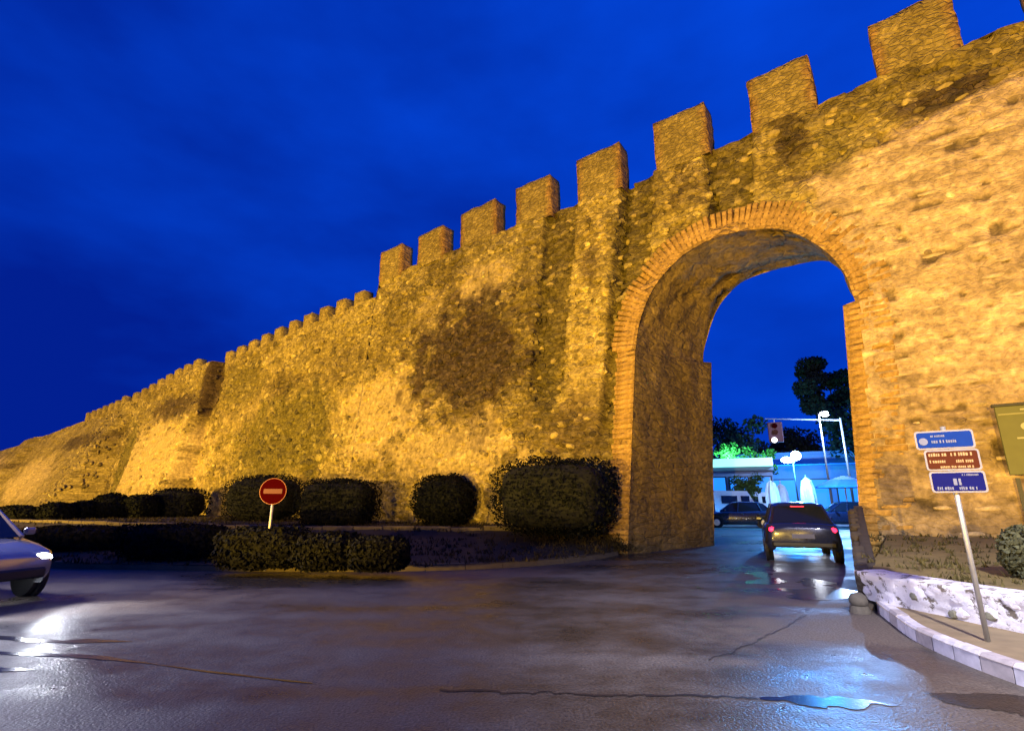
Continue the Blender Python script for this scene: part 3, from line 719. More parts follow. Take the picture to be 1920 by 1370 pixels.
def kerb_line(pts, parent, mats, length, w, z0, z1, gap=0.012, lean=0.0):
    p = resample(pts, 0.05); t = np.concatenate([[0], np.cumsum(np.hypot(*np.diff(p, axis=0).T))])
    x = 0.0; i = 0
    while x + length * 0.5 < t[-1]:
        x1 = min(x + length - gap, t[-1]); n = 5; V = []
        q = np.stack([np.interp(np.linspace(x, x1, n), t, p[:, 0]), np.interp(np.linspace(x, x1, n), t, p[:, 1])], 1)
        d = np.gradient(q, axis=0); d /= np.linalg.norm(d, axis=1)[:, None]; nn = np.stack([-d[:, 1], d[:, 0]], 1)
        hz = z1 + RNG.uniform(-.008, .008)
        prof = [(0, z0), (0.005, hz - 0.03), (0.03, hz), (w - 0.02, hz), (w, hz - 0.02), (w, z0)]
        for (a, z) in prof: V += [(*(q[k] + nn[k] * a * 1.0), z) for k in range(n)]
        F = [tuple(f) for f in grid_faces(len(prof), n)] + [tuple(range(0, 6 * n, n)), tuple(range(n - 1, 6 * n, n))[::-1]]
        me = bpy.data.meshes.new('kerb_stone'); me.from_pydata([tuple(map(float, v)) for v in V], [], F); me.update()
        mesh_obj('kerb_stone', me, parent, mats[i % len(mats)])
        x += length; i += 1
kerb_line([tuple(p) for p in edge[len(edge) // 3:]], VERGE, [M_TERR], 0.9, 0.16, -0.02, 0.135)
# ledge: low edging that catches the light along the top of the bank
led = rowsV[20][:, :2]; ledz = rowsV[20][:, 2]
LED = empty('stone_edging', (float(led[len(led) // 2][0]), float(led[len(led) // 2][1]), 0.6), 0, 'low pale stone edging running along the bank under the clipped shrubs', 'edging')
x0, y0 = LED.location.x, LED.location.y
for j in range(8, len(led) - 18, 3):
    a, b = led[j], led[min(j + 3, len(led) - 1)]; m_ = (a + b) / 2; Lx = float(np.hypot(*(b - a))) - 0.02
    MB().box((0, 0, 0), (Lx, 0.22, 0.16), 0, 0.02).obj('edging_block', M_TERR, LED)
    ob = COL.objects[-1]; ob.location = (m_[0] - x0, m_[1] - y0, float(ledz[j]) + 0.02 - 0.6); ob.rotation_euler = (0, 0, math.atan2(b[1] - a[1], b[0] - a[0]))

# right-hand side: pavement, painted kerb, whitewashed retaining wall and the bed behind it
KERB_R = [(5.55, 8.6), (5.10, 7.85), (4.78, 7.1), (4.48, 6.35), (4.33, 5.65), (4.28, 5.0), (4.32, 4.3), (4.45, 3.4), (4.7, 2.0), (5.2, 0.0)]
WALL_R = [(5.16, 8.25), (5.10, 7.9), (5.16, 7.2), (5.28, 6.4), (5.45, 5.6), (5.72, 4.6), (6.1, 3.2), (6.8, 1.0)]
ka, wa = resample(KERB_R, 0.2), resample(WALL_R, 0.2)
n_ = 40; ka2, wa2 = smooth_curve(KERB_R, n_), smooth_curve(WALL_R, n_)
Vp = np.vstack([np.column_stack([ka2 * (1 - k) + (wa2 + np.array([0.15, 0.05])) * k, np.full(n_, 0.13 + 0.03 * k)]) for k in (0, 0.35, 0.7, 1)])
me = np_mesh('pavement', Vp, grid_faces(4, n_)[:, ::-1], True); me.materials.append(M_PAVE)
PAVE = tag(mesh_obj('pavement', me), kind='structure')
kerb_line(KERB_R[1:], PAVE, [M_KERBW, M_KERBW, M_KERBG], 0.34, 0.15, -0.02, 0.16)
LOW = empty('retaining_wall', (5.2, 7.0, 0.13), 0, 'low white painted rubble wall curving beside the pavement under the road signs', 'low wall')
w0 = smooth_curve(WALL_R, 90); dd = np.gradient(w0, axis=0); dd /= np.linalg.norm(dd, axis=1)[:, None]; wn2 = np.stack([-dd[:, 1], dd[:, 0]], 1)
rows_ = []
tl = np.linspace(0, 1, 90)
for zk in np.linspace(0, 1, 14):
    zt = 0.37 + 0.06 * tl
    out = (fbm(tl * 30, np.full(90, zk * 2.2), 301) - 0.5) * 0.07 + (vnoise(tl * 75, np.full(90, zk * 6), 303) - 0.5) * 0.035
    q = w0 - wn2 * (-0.02 + 0.05 * zk + out[:, None] * 0 ) + wn2 * (-out[:, None])
    rows_.append(np.column_stack([q - np.array([5.2, 7.0]), zk * zt + (out * 0.5 if zk == 1 else 0)]))
q = w0 - wn2 * (-0.34)
rows_.append(np.column_stack([q - np.array([5.2, 7.0]), 0.40 + 0.06 * tl]))
nside = wn2.mean(0)
me = np_mesh('wall_face', np.vstack(rows_), grid_faces(15, 90), True); me.materials.append(M_WHITE)
mesh_obj('wall_face', me, LOW)
# loose rubble stones showing through the whitewash near its left end
M_RUB2 = simple('grey_rubble', (0.20, 0.19, 0.13), 0.9, var=0.4, scale=9)
rubm = [lump('stone', 0.13, 0.10, 0.06, 700 + i, M_RUB2) for i in range(4)]
rubw = [lump('stone', 0.19, 0.13, 0.04, 710 + i, M_WHITE) for i in range(4)]
for i in range(20):
    k = int(RNG.uniform(2, 46)); zz = RNG.uniform(0.05, 0.34)
    ob = bpy.data.objects.new('stone', (rubm if (k < 34 and zz < 0.24 and RNG.random() < .45) else rubw)[RNG.integers(4)]); COL.objects.link(ob); ob.parent = LOW
    ob.location = (w0[k][0] - 5.2, w0[k][1] - 7.0, zz); ob.rotation_euler = (0, RNG.uniform(-.4, .4), math.atan2(dd[k][1], dd[k][0]))
# raised bed
n_ = 30; b0 = smooth_curve(WALL_R, n_)
footR = np.array([wp(s_, 0, 1.05)[:2] for s_ in np.linspace(0.9, -16, n_)])
rows_ = []
for k in np.linspace(0, 1, 24):
    q = (b0 + np.array([0.28, 0.1])) * (1 - k) + footR * k
    rows_.append(np.column_stack([q, 0.52 + 0.25 * k + (fbm(q[:, 0] * 1.5, q[:, 1] * 1.5, 77) - 0.5) * 0.14]))
me = np_mesh('raised_bed', np.vstack(rows_), grid_faces(24, n_)[:, ::-1], True); me.materials.append(simple('bed_soil', (0.20, 0.145, 0.045), 0.95, var=0.5, scale=4))
tag(mesh_obj('raised_bed', me), kind='structure')
# rough stone return of the bed beside the carriageway
RET = empty('rubble_return', (5.2, 8.3, 0), 0, 'dark unlit rubble side of the raised bed, between carriageway and archway foot', 'low wall')
pa, pb = np.array((5.12, 8.15)), np.array((7.78, 12.35))
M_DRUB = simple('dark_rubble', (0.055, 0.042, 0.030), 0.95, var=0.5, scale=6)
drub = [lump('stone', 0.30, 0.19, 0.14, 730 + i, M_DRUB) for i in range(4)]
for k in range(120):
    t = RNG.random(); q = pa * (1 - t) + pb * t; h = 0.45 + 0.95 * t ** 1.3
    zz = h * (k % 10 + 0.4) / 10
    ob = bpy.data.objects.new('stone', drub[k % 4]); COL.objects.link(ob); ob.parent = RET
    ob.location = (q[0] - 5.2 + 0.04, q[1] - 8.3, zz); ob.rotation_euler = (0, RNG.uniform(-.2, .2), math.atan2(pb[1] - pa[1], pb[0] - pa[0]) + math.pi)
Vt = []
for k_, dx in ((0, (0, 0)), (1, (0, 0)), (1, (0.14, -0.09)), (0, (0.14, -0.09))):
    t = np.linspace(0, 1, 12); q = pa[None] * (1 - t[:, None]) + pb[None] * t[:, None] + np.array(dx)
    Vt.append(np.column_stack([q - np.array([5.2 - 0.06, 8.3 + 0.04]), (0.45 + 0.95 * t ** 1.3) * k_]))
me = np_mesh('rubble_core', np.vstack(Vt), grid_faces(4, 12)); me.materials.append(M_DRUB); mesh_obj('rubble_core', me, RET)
M_BOL = simple('weathered_stone', (0.10, 0.085, 0.065), 0.9, var=0.5, scale=12)
BOL = empty('stone_bollard', (4.86, 7.86, 0), 0, 'round weathered stone bollard at the left tip of the kerb', 'bollard')
MB().tube((0, 0, 0), (0, 0, 0.09), 0.13, 0.11, 14).obj('base', M_BOL, BOL)
MB().ball((0, 0, 0.16), 0.12, 2, (1, 1, .9)).obj('ball', M_BOL, BOL, True)

# water lying on the road
def puddle(name, line, width, seed, z=0.004, label=None):
    n_ = 160; p = smooth_curve(line, n_); d = np.gradient(p, axis=0); d /= np.linalg.norm(d, axis=1)[:, None]; n = np.stack([-d[:, 1], d[:, 0]], 1)
    t = np.linspace(0, 1, n_); w = width * np.sin(np.pi * np.clip(t, 0.01, .99)) ** 0.5
    a = w * np.clip(-0.5 + 3.0 * fbm(t * 6, t * 0, seed, 3), 0.02, 3); b = w * np.clip(-0.5 + 3.0 * fbm(t * 6, t * 0, seed + 5, 3), 0.02, 3)
    V = np.vstack([np.column_stack([p + n * a[:, None], np.full(n_, z)]), np.column_stack([p - n * b[:, None], np.full(n_, z)])])
    me = np_mesh(name, V, grid_faces(2, n_)); me.materials.append(M_WATER)
    return tag(mesh_obj(name, me), kind='structure')
puddle('puddle', [(1.95, 4.60), (2.3, 4.55), (2.62, 4.52), (2.95, 4.47)], 0.085, 3)
puddle('puddle', [(-6.6, 6.35), (-5.4, 5.9), (-4.3, 5.75), (-3.6, 5.55), (-2.6, 5.2), (-1.7, 4.95)], 0.035, 9)
puddle('puddle', [(-7.2, 6.9), (-6.2, 6.6), (-5.2, 6.35), (-4.2, 6.3)], 0.07, 13)
puddle('puddle', [(-5.6, 5.4), (-4.9, 5.3), (-4.4, 5.32)], 0.06, 17)
puddle('puddle', [(6.0, 11.2), (5.6, 10.2), (5.0, 9.3), (4.5, 8.9)], 0.42, 19)
puddle('puddle', [(5.4, 12.2), (5.0, 11.0), (4.4, 10.4)], 0.25, 23)
M_TAR = simple('crack_tar', (0.012, 0.010, 0.010), 0.5)
def crack(line, w, seed):
    p = smooth_curve(line, 80); p += np.stack([fbm(np.arange(80) * .3, np.zeros(80), seed) - .5, fbm(np.arange(80) * .3, np.zeros(80), seed + 4) - .5], 1) * 0.12
    t = np.linspace(0, 1, 80); ww = (w * (0.3 + fbm(t * 12, t * 0, seed + 8)))[:, None] * np.array([[0.1, 1.0]])
    V = np.vstack([np.column_stack([p + ww, np.full(80, 0.004)]), np.column_stack([p - ww, np.full(80, 0.004)])])
    me = np_mesh('road_crack', V, grid_faces(2, 80)); me.materials.append(M_TAR); tag(mesh_obj('road_crack', me), kind='structure')
crack([(-0.6, 4.78), (0.4, 4.72), (1.2, 4.66), (1.95, 4.6)], 0.022, 31)
crack([(1.9, 5.6), (2.9, 6.5), (4.0, 7.7)], 0.015, 35)
# cast shadow by the kerb, painted as a dark sheet on the road
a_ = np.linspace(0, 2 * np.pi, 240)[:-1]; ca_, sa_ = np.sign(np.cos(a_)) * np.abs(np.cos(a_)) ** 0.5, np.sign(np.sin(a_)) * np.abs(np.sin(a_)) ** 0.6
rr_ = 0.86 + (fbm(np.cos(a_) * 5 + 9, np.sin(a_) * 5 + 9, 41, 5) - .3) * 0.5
sheet('painted_shadow', list(zip((3.98 + 0.58 * rr_ * ca_ - 0.10 * sa_).tolist(), (4.42 + 0.26 * rr_ * sa_ - 0.10 * ca_).tolist())), 0.004, road_mat('shadow_dark_asphalt', 0.22))

# ================================================================== PLANTS
def quads(P, N, size, r, flat=0.6):
    """leaf cards at points P facing roughly N"""
    n = len(P); Nn = N + r.normal(0, flat, (n, 3)); Nn /= np.linalg.norm(Nn, axis=1)[:, None]
    U = np.cross(Nn, r.normal(0, 1, (n, 3))); U /= np.linalg.norm(U, axis=1)[:, None]; W = np.cross(Nn, U)
    sz = size * r.uniform(.6, 1.3, (n, 1)); U, W = U * sz, W * sz * 0.55
    V = np.stack([P - U, P - W * 1.0, P + U, P + W], 1).reshape(-1, 3)
    return V, np.arange(4 * n).reshape(n, 4)
def superell(n, rx, ry, rz, e, r):
    d = r.normal(0, 1, (n, 3)); d /= np.linalg.norm(d, axis=1)[:, None]
    k = (np.abs(d) ** e).sum(1) ** (-1 / e)
    return d * k[:, None] * np.array([rx, ry, rz]), d
def bush(name, base, rx, ry, h, e, n, leaf, label, mat, group, seed, cat='shrub', rz=0.0):
    r = np.random.default_rng(seed); root = empty(name, base, rz, label, cat, group)
    P, d = superell(n, rx, ry, h / 2, e, r); k = r.uniform(.86, 1.05, (n, 1)); bumps = 0.88 + 0.24 * fbm(d[:, 0] * 3 + 5, d[:, 2] * 3 + d[:, 1] * 2 + 5, seed)[:, None]
    P = P * k * bumps; P[:, 2] += h / 2
    V, F = quads(P, d, leaf, r); me = np_mesh('foliage', V, F); me.materials.append(mat); mesh_obj('foliage', me, root)
    bm = bmesh.new(); bmesh.ops.create_icosphere(bm, subdivisions=3, radius=1)
    for v in bm.verts:
        c = np.array(v.co); kk = (np.abs(c) ** e).sum() ** (-1 / e); c = c * kk * np.array([rx, ry, h / 2]) * 0.86; v.co = (c[0], c[1], c[2] + h / 2)
    me = bpy.data.meshes.new('inner_twigs'); bm.to_mesh(me); bm.free(); mesh_obj('inner_twigs', me, root, M_TWIG)
    return root
def ray_at(px, py, z=None, t=None):
    u, v = (px - 960) / 970, -(py - 685) / 970
    d = Vector((u, math.cos(PITCH) - math.sin(PITCH) * v, math.sin(PITCH) + math.cos(PITCH) * v))
    if t is None: t = (z - CAM_H) / d.z
    return Vector((0, 0, CAM_H)) + d * t, t
def lay(px0, px1, yt, yb, z):
    """real place and size of something standing on ground height z that spans these photo pixels"""
    b, t = ray_at((px0 + px1) / 2, yb, z=z)
    return b, (px1 - px0) / 970 * t, (yb - yt) / 970 * t * 1.03
G1 = 'clipped dark shrubs in a row at the foot of the wall'
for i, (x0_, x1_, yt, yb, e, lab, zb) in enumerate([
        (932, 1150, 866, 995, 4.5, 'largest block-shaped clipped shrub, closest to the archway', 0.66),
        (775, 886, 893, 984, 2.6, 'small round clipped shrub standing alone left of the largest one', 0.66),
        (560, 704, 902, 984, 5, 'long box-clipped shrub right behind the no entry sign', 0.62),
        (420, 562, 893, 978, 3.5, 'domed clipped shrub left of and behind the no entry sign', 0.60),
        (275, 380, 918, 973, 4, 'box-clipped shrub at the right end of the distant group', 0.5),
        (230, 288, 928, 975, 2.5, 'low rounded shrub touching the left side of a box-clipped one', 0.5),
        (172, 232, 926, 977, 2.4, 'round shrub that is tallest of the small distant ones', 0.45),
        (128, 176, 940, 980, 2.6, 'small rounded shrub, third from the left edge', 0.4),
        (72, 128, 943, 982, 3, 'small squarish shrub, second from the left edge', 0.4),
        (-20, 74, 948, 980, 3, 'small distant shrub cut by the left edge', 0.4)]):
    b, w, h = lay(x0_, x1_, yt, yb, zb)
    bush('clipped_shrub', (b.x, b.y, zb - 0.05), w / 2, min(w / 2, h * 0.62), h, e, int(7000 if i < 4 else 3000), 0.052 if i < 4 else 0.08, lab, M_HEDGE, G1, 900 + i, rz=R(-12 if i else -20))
G2 = 'low hedges along the road verge'
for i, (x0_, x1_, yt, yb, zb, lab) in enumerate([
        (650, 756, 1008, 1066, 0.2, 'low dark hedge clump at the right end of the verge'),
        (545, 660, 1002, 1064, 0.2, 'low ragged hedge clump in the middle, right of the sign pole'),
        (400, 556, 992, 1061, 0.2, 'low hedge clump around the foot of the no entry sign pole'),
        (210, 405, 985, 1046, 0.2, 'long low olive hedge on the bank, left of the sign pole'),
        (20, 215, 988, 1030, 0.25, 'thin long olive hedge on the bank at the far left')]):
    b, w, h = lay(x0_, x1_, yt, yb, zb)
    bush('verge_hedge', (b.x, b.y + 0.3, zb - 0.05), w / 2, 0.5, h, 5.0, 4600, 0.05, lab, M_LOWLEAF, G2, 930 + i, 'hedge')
# grass and weeds nobody could count
def tufts(name, pts, mat, hmin, hmax, seed, blades=7, spread=0.07):
    r = np.random.default_rng(seed); n = len(pts); P = np.repeat(pts, blades, 0); P[:, :2] += r.normal(0, spread, (n * blades, 2))
    h = r.uniform(hmin, hmax, (n * blades, 1)); a = r.uniform(0, 2 * np.pi, n * blades); w = 0.012 + 0.012 * r.random((n * blades, 1))
    side = np.column_stack([np.cos(a), np.sin(a), 0 * a]) * w; lean = np.column_stack([r.normal(0, .35, n * blades), r.normal(0, .35, n * blades), np.ones(n * blades)]) * h
    V = np.stack([P - side, P + side, P + lean * 0.6 + side * .6, P + lean], 1).reshape(-1, 3)
    me = np_mesh(name, V, np.arange(len(V)).reshape(-1, 4)); me.materials.append(mat)
    return tag(mesh_obj(name, me), kind='stuff')
gi = RNG.integers(0, len(Vv), 9000); gp = Vv[gi].astype(float); dist = np.hypot(gp[:, 0], gp[:, 1]); gp = gp[(dist < 34)]
gp[:, :2] += RNG.normal(0, .2, (len(gp), 2)); tufts('verge_grass', gp, M_GRASS, 0.03, 0.13, 5)
rb = np.vstack(rows_).astype(float); gi = RNG.integers(0, len(rb), 700); gp = rb[gi]; gp[:, :2] += RNG.normal(0, .15, (len(gp), 2)); gp = gp[(gp[:, 0] > 5.6)]
tufts('bed_weeds', gp, M_WEED, 0.02, 0.10, 6)
bq, w, h = lay(1895, 1990, 985, 1085, 0.55)
bush('leafy_shrub', (bq.x, bq.y, 0.5), w / 2, w / 2.4, h, 2, 2600, 0.04, 'small grey-green leafy shrub growing at the wall foot under the green board', leaf_mat('grey_shrub_leaves', (0.06, 0.065, 0.04)), None, 960)

# ================================================================== SIGNS
def rounded_panel(w, h, d, r, n=5):
    V, F = [], []; pts = []
    for (cx, cz, a0) in ((w / 2 - r, h / 2 - r, 0), (-w / 2 + r, h / 2 - r, 90), (-w / 2 + r, -h / 2 + r, 180), (w / 2 - r, -h / 2 + r, 270)):
        for k in range(n): a = R(a0 + 90 * k / (n - 1)); pts.append((cx + r * math.cos(a), cz + r * math.sin(a)))
    m = len(pts)
    for y in (-d / 2, d / 2): V += [(x, y, z) for x, z in pts]
    F = [tuple(range(m))[::-1] if False else tuple(range(m)), tuple(range(m, 2 * m))[::-1]] + [(k, m + k, m + (k + 1) % m, (k + 1) % m) for k in range(m)]
    b = MB(); b.add(V, F); return b
def at(mb, dx, dy, dz):
    mb.v = [(x + dx, y + dy, z + dz) for x, y, z in mb.v]; return mb
# no entry sign
ne, _ = ray_at(497, 1066, z=0.14)
NE = empty('no_entry_sign', (ne.x, ne.y, 0.1), R(8), 'round red no entry sign with a pale bar on a grey pole', 'road sign')
MB().tube((0, 0, 0), (0, 0, 1.84), 0.03, 0.028, 12).obj('pole', M_POLE, NE, True)
_b = MB(); _b.tube((0, -0.040, 1.61), (0, -0.062, 1.61), 0.275, 0.275, 40); _b.obj('disc', M_RED, NE)
at(rounded_panel(0.38, 0.10, 0.008, 0.02), 0, -0.068, 1.61).obj('white_bar', simple('no_entry_bar', (0.10, 0.045, 0.045), 0.95, spec=0.0), NE)
_r = bpy.data.meshes.new('rim'); bm = bmesh.new(); bmesh.ops.create_circle(bm, segments=40, radius=0.275)
_e = bmesh.ops.extrude_edge_only(bm, edges=bm.edges[:]); bmesh.ops.scale(bm, vec=(.965, .965, 1), verts=[v for v in _e['geom'] if isinstance(v, bmesh.types.BMVert)])
bmesh.ops.rotate(bm, matrix=Matrix.Rotation(R(90), 3, 'X'), verts=bm.verts); bmesh.ops.translate(bm, vec=(0, -0.064, 1.61), verts=bm.verts); bm.to_mesh(_r); bm.free()
mesh_obj('rim', _r, NE, simple('sign_dark_rim', (0.15, 0.01, 0.012), 0.5))
for z in (1.53, 1.69): MB().box((0, -0.02, z), (0.12, 0.045, 0.03)).obj('clamp', M_POLE, NE)
# direction sign with three panels
DSP, _ = ray_at(1852, 1200, z=0.15)
DS = empty('direction_sign', (DSP.x, DSP.y, 0.14), R(-33), 'three-panel direction sign, blue over brown over navy, on a slim pole', 'road sign')
MB().tube((0, 0, 0), (0, 0, 2.16), 0.024, 0.024, 12).obj('pole', M_POLE, DS, True)
def panel(name, w, h, x, z, mat, marks, tilt=0.0):
    q = 0.86; w, h, x, z = w * q * .82, h * q, x * q, 1.79 + (z - 1.87) * q; marks = [(a * q * .82, b * q, c_ * q * .82, d * q, e) for a, b, c_, d, e in marks]
    p = at(rounded_panel(w, h, 0.02, 0.03), x, -0.045, z).obj(name, M_FRAME, DS)
    at(rounded_panel(w - 0.035, h - 0.035, 0.008, 0.02), x, -0.056, z).obj('face', mat, p)
    for (mx_, mz, mw, mh, mm) in marks:
        b_ = MB(); xx = x + mx_ - mw / 2; rr = random.Random(int(abs(mx_ * 977 + mz * 313) * 10))
        while xx < x + mx_ + mw / 2 - 0.01:
            lw = min(mh * rr.uniform(.25, .5), x + mx_ + mw / 2 - xx); lh = mh * rr.choice((.8, .8, .9)); b_.box((xx + lw / 2, -0.0615, z + mz + (lh - mh) / 2), (lw, 0.004, lh)); xx += lw + mh * rr.choice((.16, .16, .16, .5))
        b_.obj('print', mm, p)['kind'] = 'stuff'
    return p
p1 = panel('top_panel', 0.72, 0.235, -0.02, 2.13, M_BLUE, [(-0.10, -0.02, 0.12, 0.04, M_PRINT), (0.06, -0.02, 0.16, 0.04, M_PRINT), (-0.06, 0.05, 0.20, 0.028, M_PRINT)])
_b = MB(); _b.tube((-0.20, -0.059, 2.0), (-0.20, -0.064, 2.0), 0.035, 0.04, 20); _b.obj('arrow_disc', M_PRINT, p1)
panel('middle_panel', 0.66, 0.26, 0.02, 1.875, M_BROWN, [(-0.17, 0.07, 0.22, 0.045, M_PRINTT), (0.12, 0.07, 0.26, 0.045, M_PRINTT), (-0.17, -0.015, 0.22, 0.04, M_PRINTT), (0.15, -0.015, 0.22, 0.04, M_PRINTT), (0.05, -0.085, 0.42, 0.03, M_PRINTT)])
panel('bottom_panel', 0.66, 0.26, 0.03, 1.605, M_NAVY, [(-0.16, -0.075, 0.20, 0.04, M_PRINT), (0.12, -0.075, 0.24, 0.04, M_PRINT), (-0.01, 0.01, 0.09, 0.10, M_PRINT), (0.16, 0.085, 0.2, 0.025, M_PRINT)])
for z in (2.01, 1.79, 1.56): MB().box((0, -0.02, z), (0.10, 0.06, 0.025)).obj('clamp', M_POLE, DS)
# green information board in front of the wall
IB = empty('information_board', wp(-2.15, 0.6, 1.45), R(-38.1), 'large olive green information board on two posts, cut off by the right edge', 'notice board')
for x in (-0.72, 0.72): MB().box((x, 0.04, 0.2), (0.07, 0.05, 2.3)).obj('post', M_DARK, IB)
MB().box((0, 0, 2.10), (1.66, 0.06, 1.38), 0, 0.012).obj('board', M_GREENB, IB)
MB().box((0, -0.04, 2.62), (1.60, 0.02, 0.03)).obj('header_rule', simple('board_rule', (0.26, 0.25, 0.09), 0.5), IB)
M_BPR = simple('board_print', (0.42, 0.40, 0.20), 0.5)
_b = MB(); _b.tube((-0.43, -0.03, 2.36), (-0.43, -0.036, 2.36), 0.07, 0.07, 16); _b.obj('emblem', M_BPR, IB)
for (x, z, w) in ((-0.36, 2.13, 0.46), (0.25, 2.13, 0.4), (0.0, 2.70, 0.9), (0.1, 1.95, 0.6)): MB().box((x, -0.034, z), (w, 0.006, 0.03)).obj('print', M_BPR, IB)
MB().box((0, 0.0, 2.81), (1.74, 0.10, 0.06), 0, 0.01).obj('cap', M_DARK, IB)

# ================================================================== CARS
def loft(sections, close=True):
    V = [p for s in sections for p in s]; n = len(sections[0]); F = []
    for i in range(len(sections) - 1):
        for j in range(n - 1): F.append((i * n + j, i * n + j + 1, (i + 1) * n + j + 1, (i + 1) * n + j))
    F.append(tuple(range(n))[::-1]); F.append(tuple(range((len(sections) - 1) * n, len(sections) * n)))
    b = MB(); b.add(V, F); return b
M_ROOFK = simple('car_trim', (0.015, 0.015, 0.016), 0.5)
def build_car(label, locn, rz, paint, head=0.0, tail=False):
    """x forward, y left; wheels stand on z = 0"""
    c = empty('car', locn, rz, label, 'car')
    st = [(-2.02, .40, .74, .84, .66), (-1.95, .28, .82, .93, .80), (-1.6, .22, .84, .97, .85), (-0.9, .20, .86, .96, .87), (0, .20, .86, .93, .87), (0.85, .20, .86, .92, .86), (1.35, .21, .83, .84, .83), (1.8, .24, .76, .74, .76), (2.0, .34, .62, .64, .66)]
    secs = []
    for (x, zb_, zs, zt, w) in st:
        half = [(x, w * .9, zb_), (x, w, zb_ + .12), (x, w * 1.01, .55), (x, w * .985, zs - .04), (x, w * .93, zt - .015), (x, w * .55, zt + .02), (x, 0, zt + .03)]
        full = half + [(p[0], -p[1], p[2]) for p in half[-2::-1]]
        secs.append(full)
    body = loft(secs).obj('body', paint, c, True)
    body.modifiers.new('bevel', 'BEVEL').width = 0.02
    # cabin glass and roof
    def cab(x, w, z): return (x, w, z)
    gb = [(-1.72, .70, .95), (-1.2, .77, .95), (0.1, .78, .94), (1.02, .70, .92)]; gt = [(-1.30, .56, 1.38), (-1.0, .60, 1.43), (0.0, .61, 1.45), (0.38, .57, 1.40)]
    secs = [[(a[0], a[1], a[2]), (b[0], b[1], b[2]), (b[0], -b[1], b[2]), (a[0], -a[1], a[2])] for a, b in zip(gb, gt)]
    loft(secs).obj('glasshouse', M_GLASS, c)
    rf = [[(x, w + .015, z - .02), (x, w * .7, z + .03), (x, 0, z + .045), (x, -w * .7, z + .03), (x, -w - .015, z - .02)] for x, w, z in gt]
    loft(rf).obj('roof', paint, c, True)
    for sd in (1, -1):
        for (i, r_) in ((0, .045), (1, .03), (2, .035), (3, .04)):
            a, b = gb[i], gt[i]; MB().tube((a[0], sd * a[1], a[2]), (b[0], sd * b[1], b[2] - .02), r_, r_ * .8, 6).obj('pillar', paint, c)
        MB().box((0.78, sd * .93, 1.0), (.10, .17, .12), 0, .03).obj('mirror', paint, c)
        for x in (-.15, -1.05): MB().box((x, sd * .875, .80), (.16, .03, .03), 0, .01).obj('door_handle', M_ROOFK, c)
        for x in (-1.28, 1.28):
            w = MB().tube((x, sd * .70, .31), (x, sd * .875, .31), .31, .30, 24).obj('wheel', M_BLACK, c)
            MB().tube((x, sd * .876, .31), (x, sd * .885, .31), .19, .17, 18).obj('rim', M_CHROME, w)
            MB().tube((x, sd * .80, .33), (x, sd * .872, .33), .37, .37, 24).obj('wheel_arch', M_ROOFK, c)
        MB().ball((1.90, sd * .56, .63), 1, 2, (.10, .15, .075)).obj('headlight', M_HEAD if head else M_CHROME, c, True)
        MB().ball((-1.94, sd * .64, .80), 1, 2, (.07, .13, .10)).obj('tail_light', M_TAIL if tail else M_RED, c, True)
        if head:
            sp = spot('headlight_beam', (2.10, sd * .56, .63), (8, sd * .6, 0.15), head, (0.86, 0.9, 1.0), 70, 0.7, 0.06); sp.parent = c
    MB().box((1.985, 0, .42), (.10, 1.2, .16), 0, .03).obj('grille', M_ROOFK, c)
    MB().box((-1.99, 0, .46), (.10, 1.44, .16), 0, .04).obj('rear_bumper', M_ROOFK, c)
    MB().box((-2.03, 0, .66), (.03, .50, .11)).obj('licence_plate', M_PRINT, c)
    if tail: MB().box((-1.30, 0, 1.36), (.03, .32, .03)).obj('brake_light', M_TAIL, c)
    return c
P_SILVER = simple('silver_paint', (0.30, 0.30, 0.33), 0.25, 0.5, coat=0.8)
P_DARK = simple('dark_blue_paint', (0.02, 0.025, 0.06), 0.25, 0.3, coat=0.8)
P_WHITE = simple('white_paint', (0.62, 0.63, 0.68), 0.35, coat=0.6)
pq, _ = ray_at(1500, 1043, z=0)
build_car('dark hatchback driving away into the archway with its red tail lights on', (pq.x, pq.y, 0), R(90 - 24), P_DARK, 60, True)
build_car('silver car at the left edge with both white headlights shining', (-9.5, 8.9, 0), R(-20), P_SILVER, 260, False)

# ================================================================== BEYOND THE ARCHWAY
def spot3(px, t, z=0.0):
    """ground point in the direction of a photo column, t metres ahead of the camera"""
    u = (px - 960) / 970; return Vector((u * t, t * 1.04, z))
def tree(name, base, h, cr, n, leaf, mat, label, group, seed, trunk_h=0.4, sq=1.0):
    r = np.random.default_rng(seed); root = empty(name, base, 0, label, 'tree', group)
    b = MB(); b.tube((0, 0, -.1), (0.1, 0, h * trunk_h), 0.05 * h * .55, 0.03 * h * .5, 9)
    limbs = []
    for k in range(6):
        a = k * 1.05 + r.uniform(-.3, .3); e = np.array([math.cos(a) * cr * .6, math.sin(a) * cr * .6, h * r.uniform(.55, .85)]); limbs.append(e)
        b.tube((0.1, 0, h * trunk_h * .95), tuple(e), 0.018 * h * .5, 0.006 * h * .5, 6)
    b.obj('trunk', M_BARK, root)
    cl = np.array([l for l in limbs] + [np.array([r.normal(0, cr * .45), r.normal(0, cr * .45), h * r.uniform(.5, .95)]) for _ in range(9)])
    ci = r.integers(0, len(cl), n); rad = r.uniform(.28, .5, len(cl)) * cr
    d = r.normal(0, 1, (n, 3)); d /= np.linalg.norm(d, axis=1)[:, None]; P = cl[ci] + d * (rad[ci] * r.random(n) ** 0.4)[:, None] * np.array([1, 1, .75 * sq])
    V, F = quads(P, d, leaf, r, 1.0); me = np_mesh('crown', V, F); me.materials.append(mat); mesh_obj('crown', me, root)
    return root
GT = 'dark trees beyond the archway'
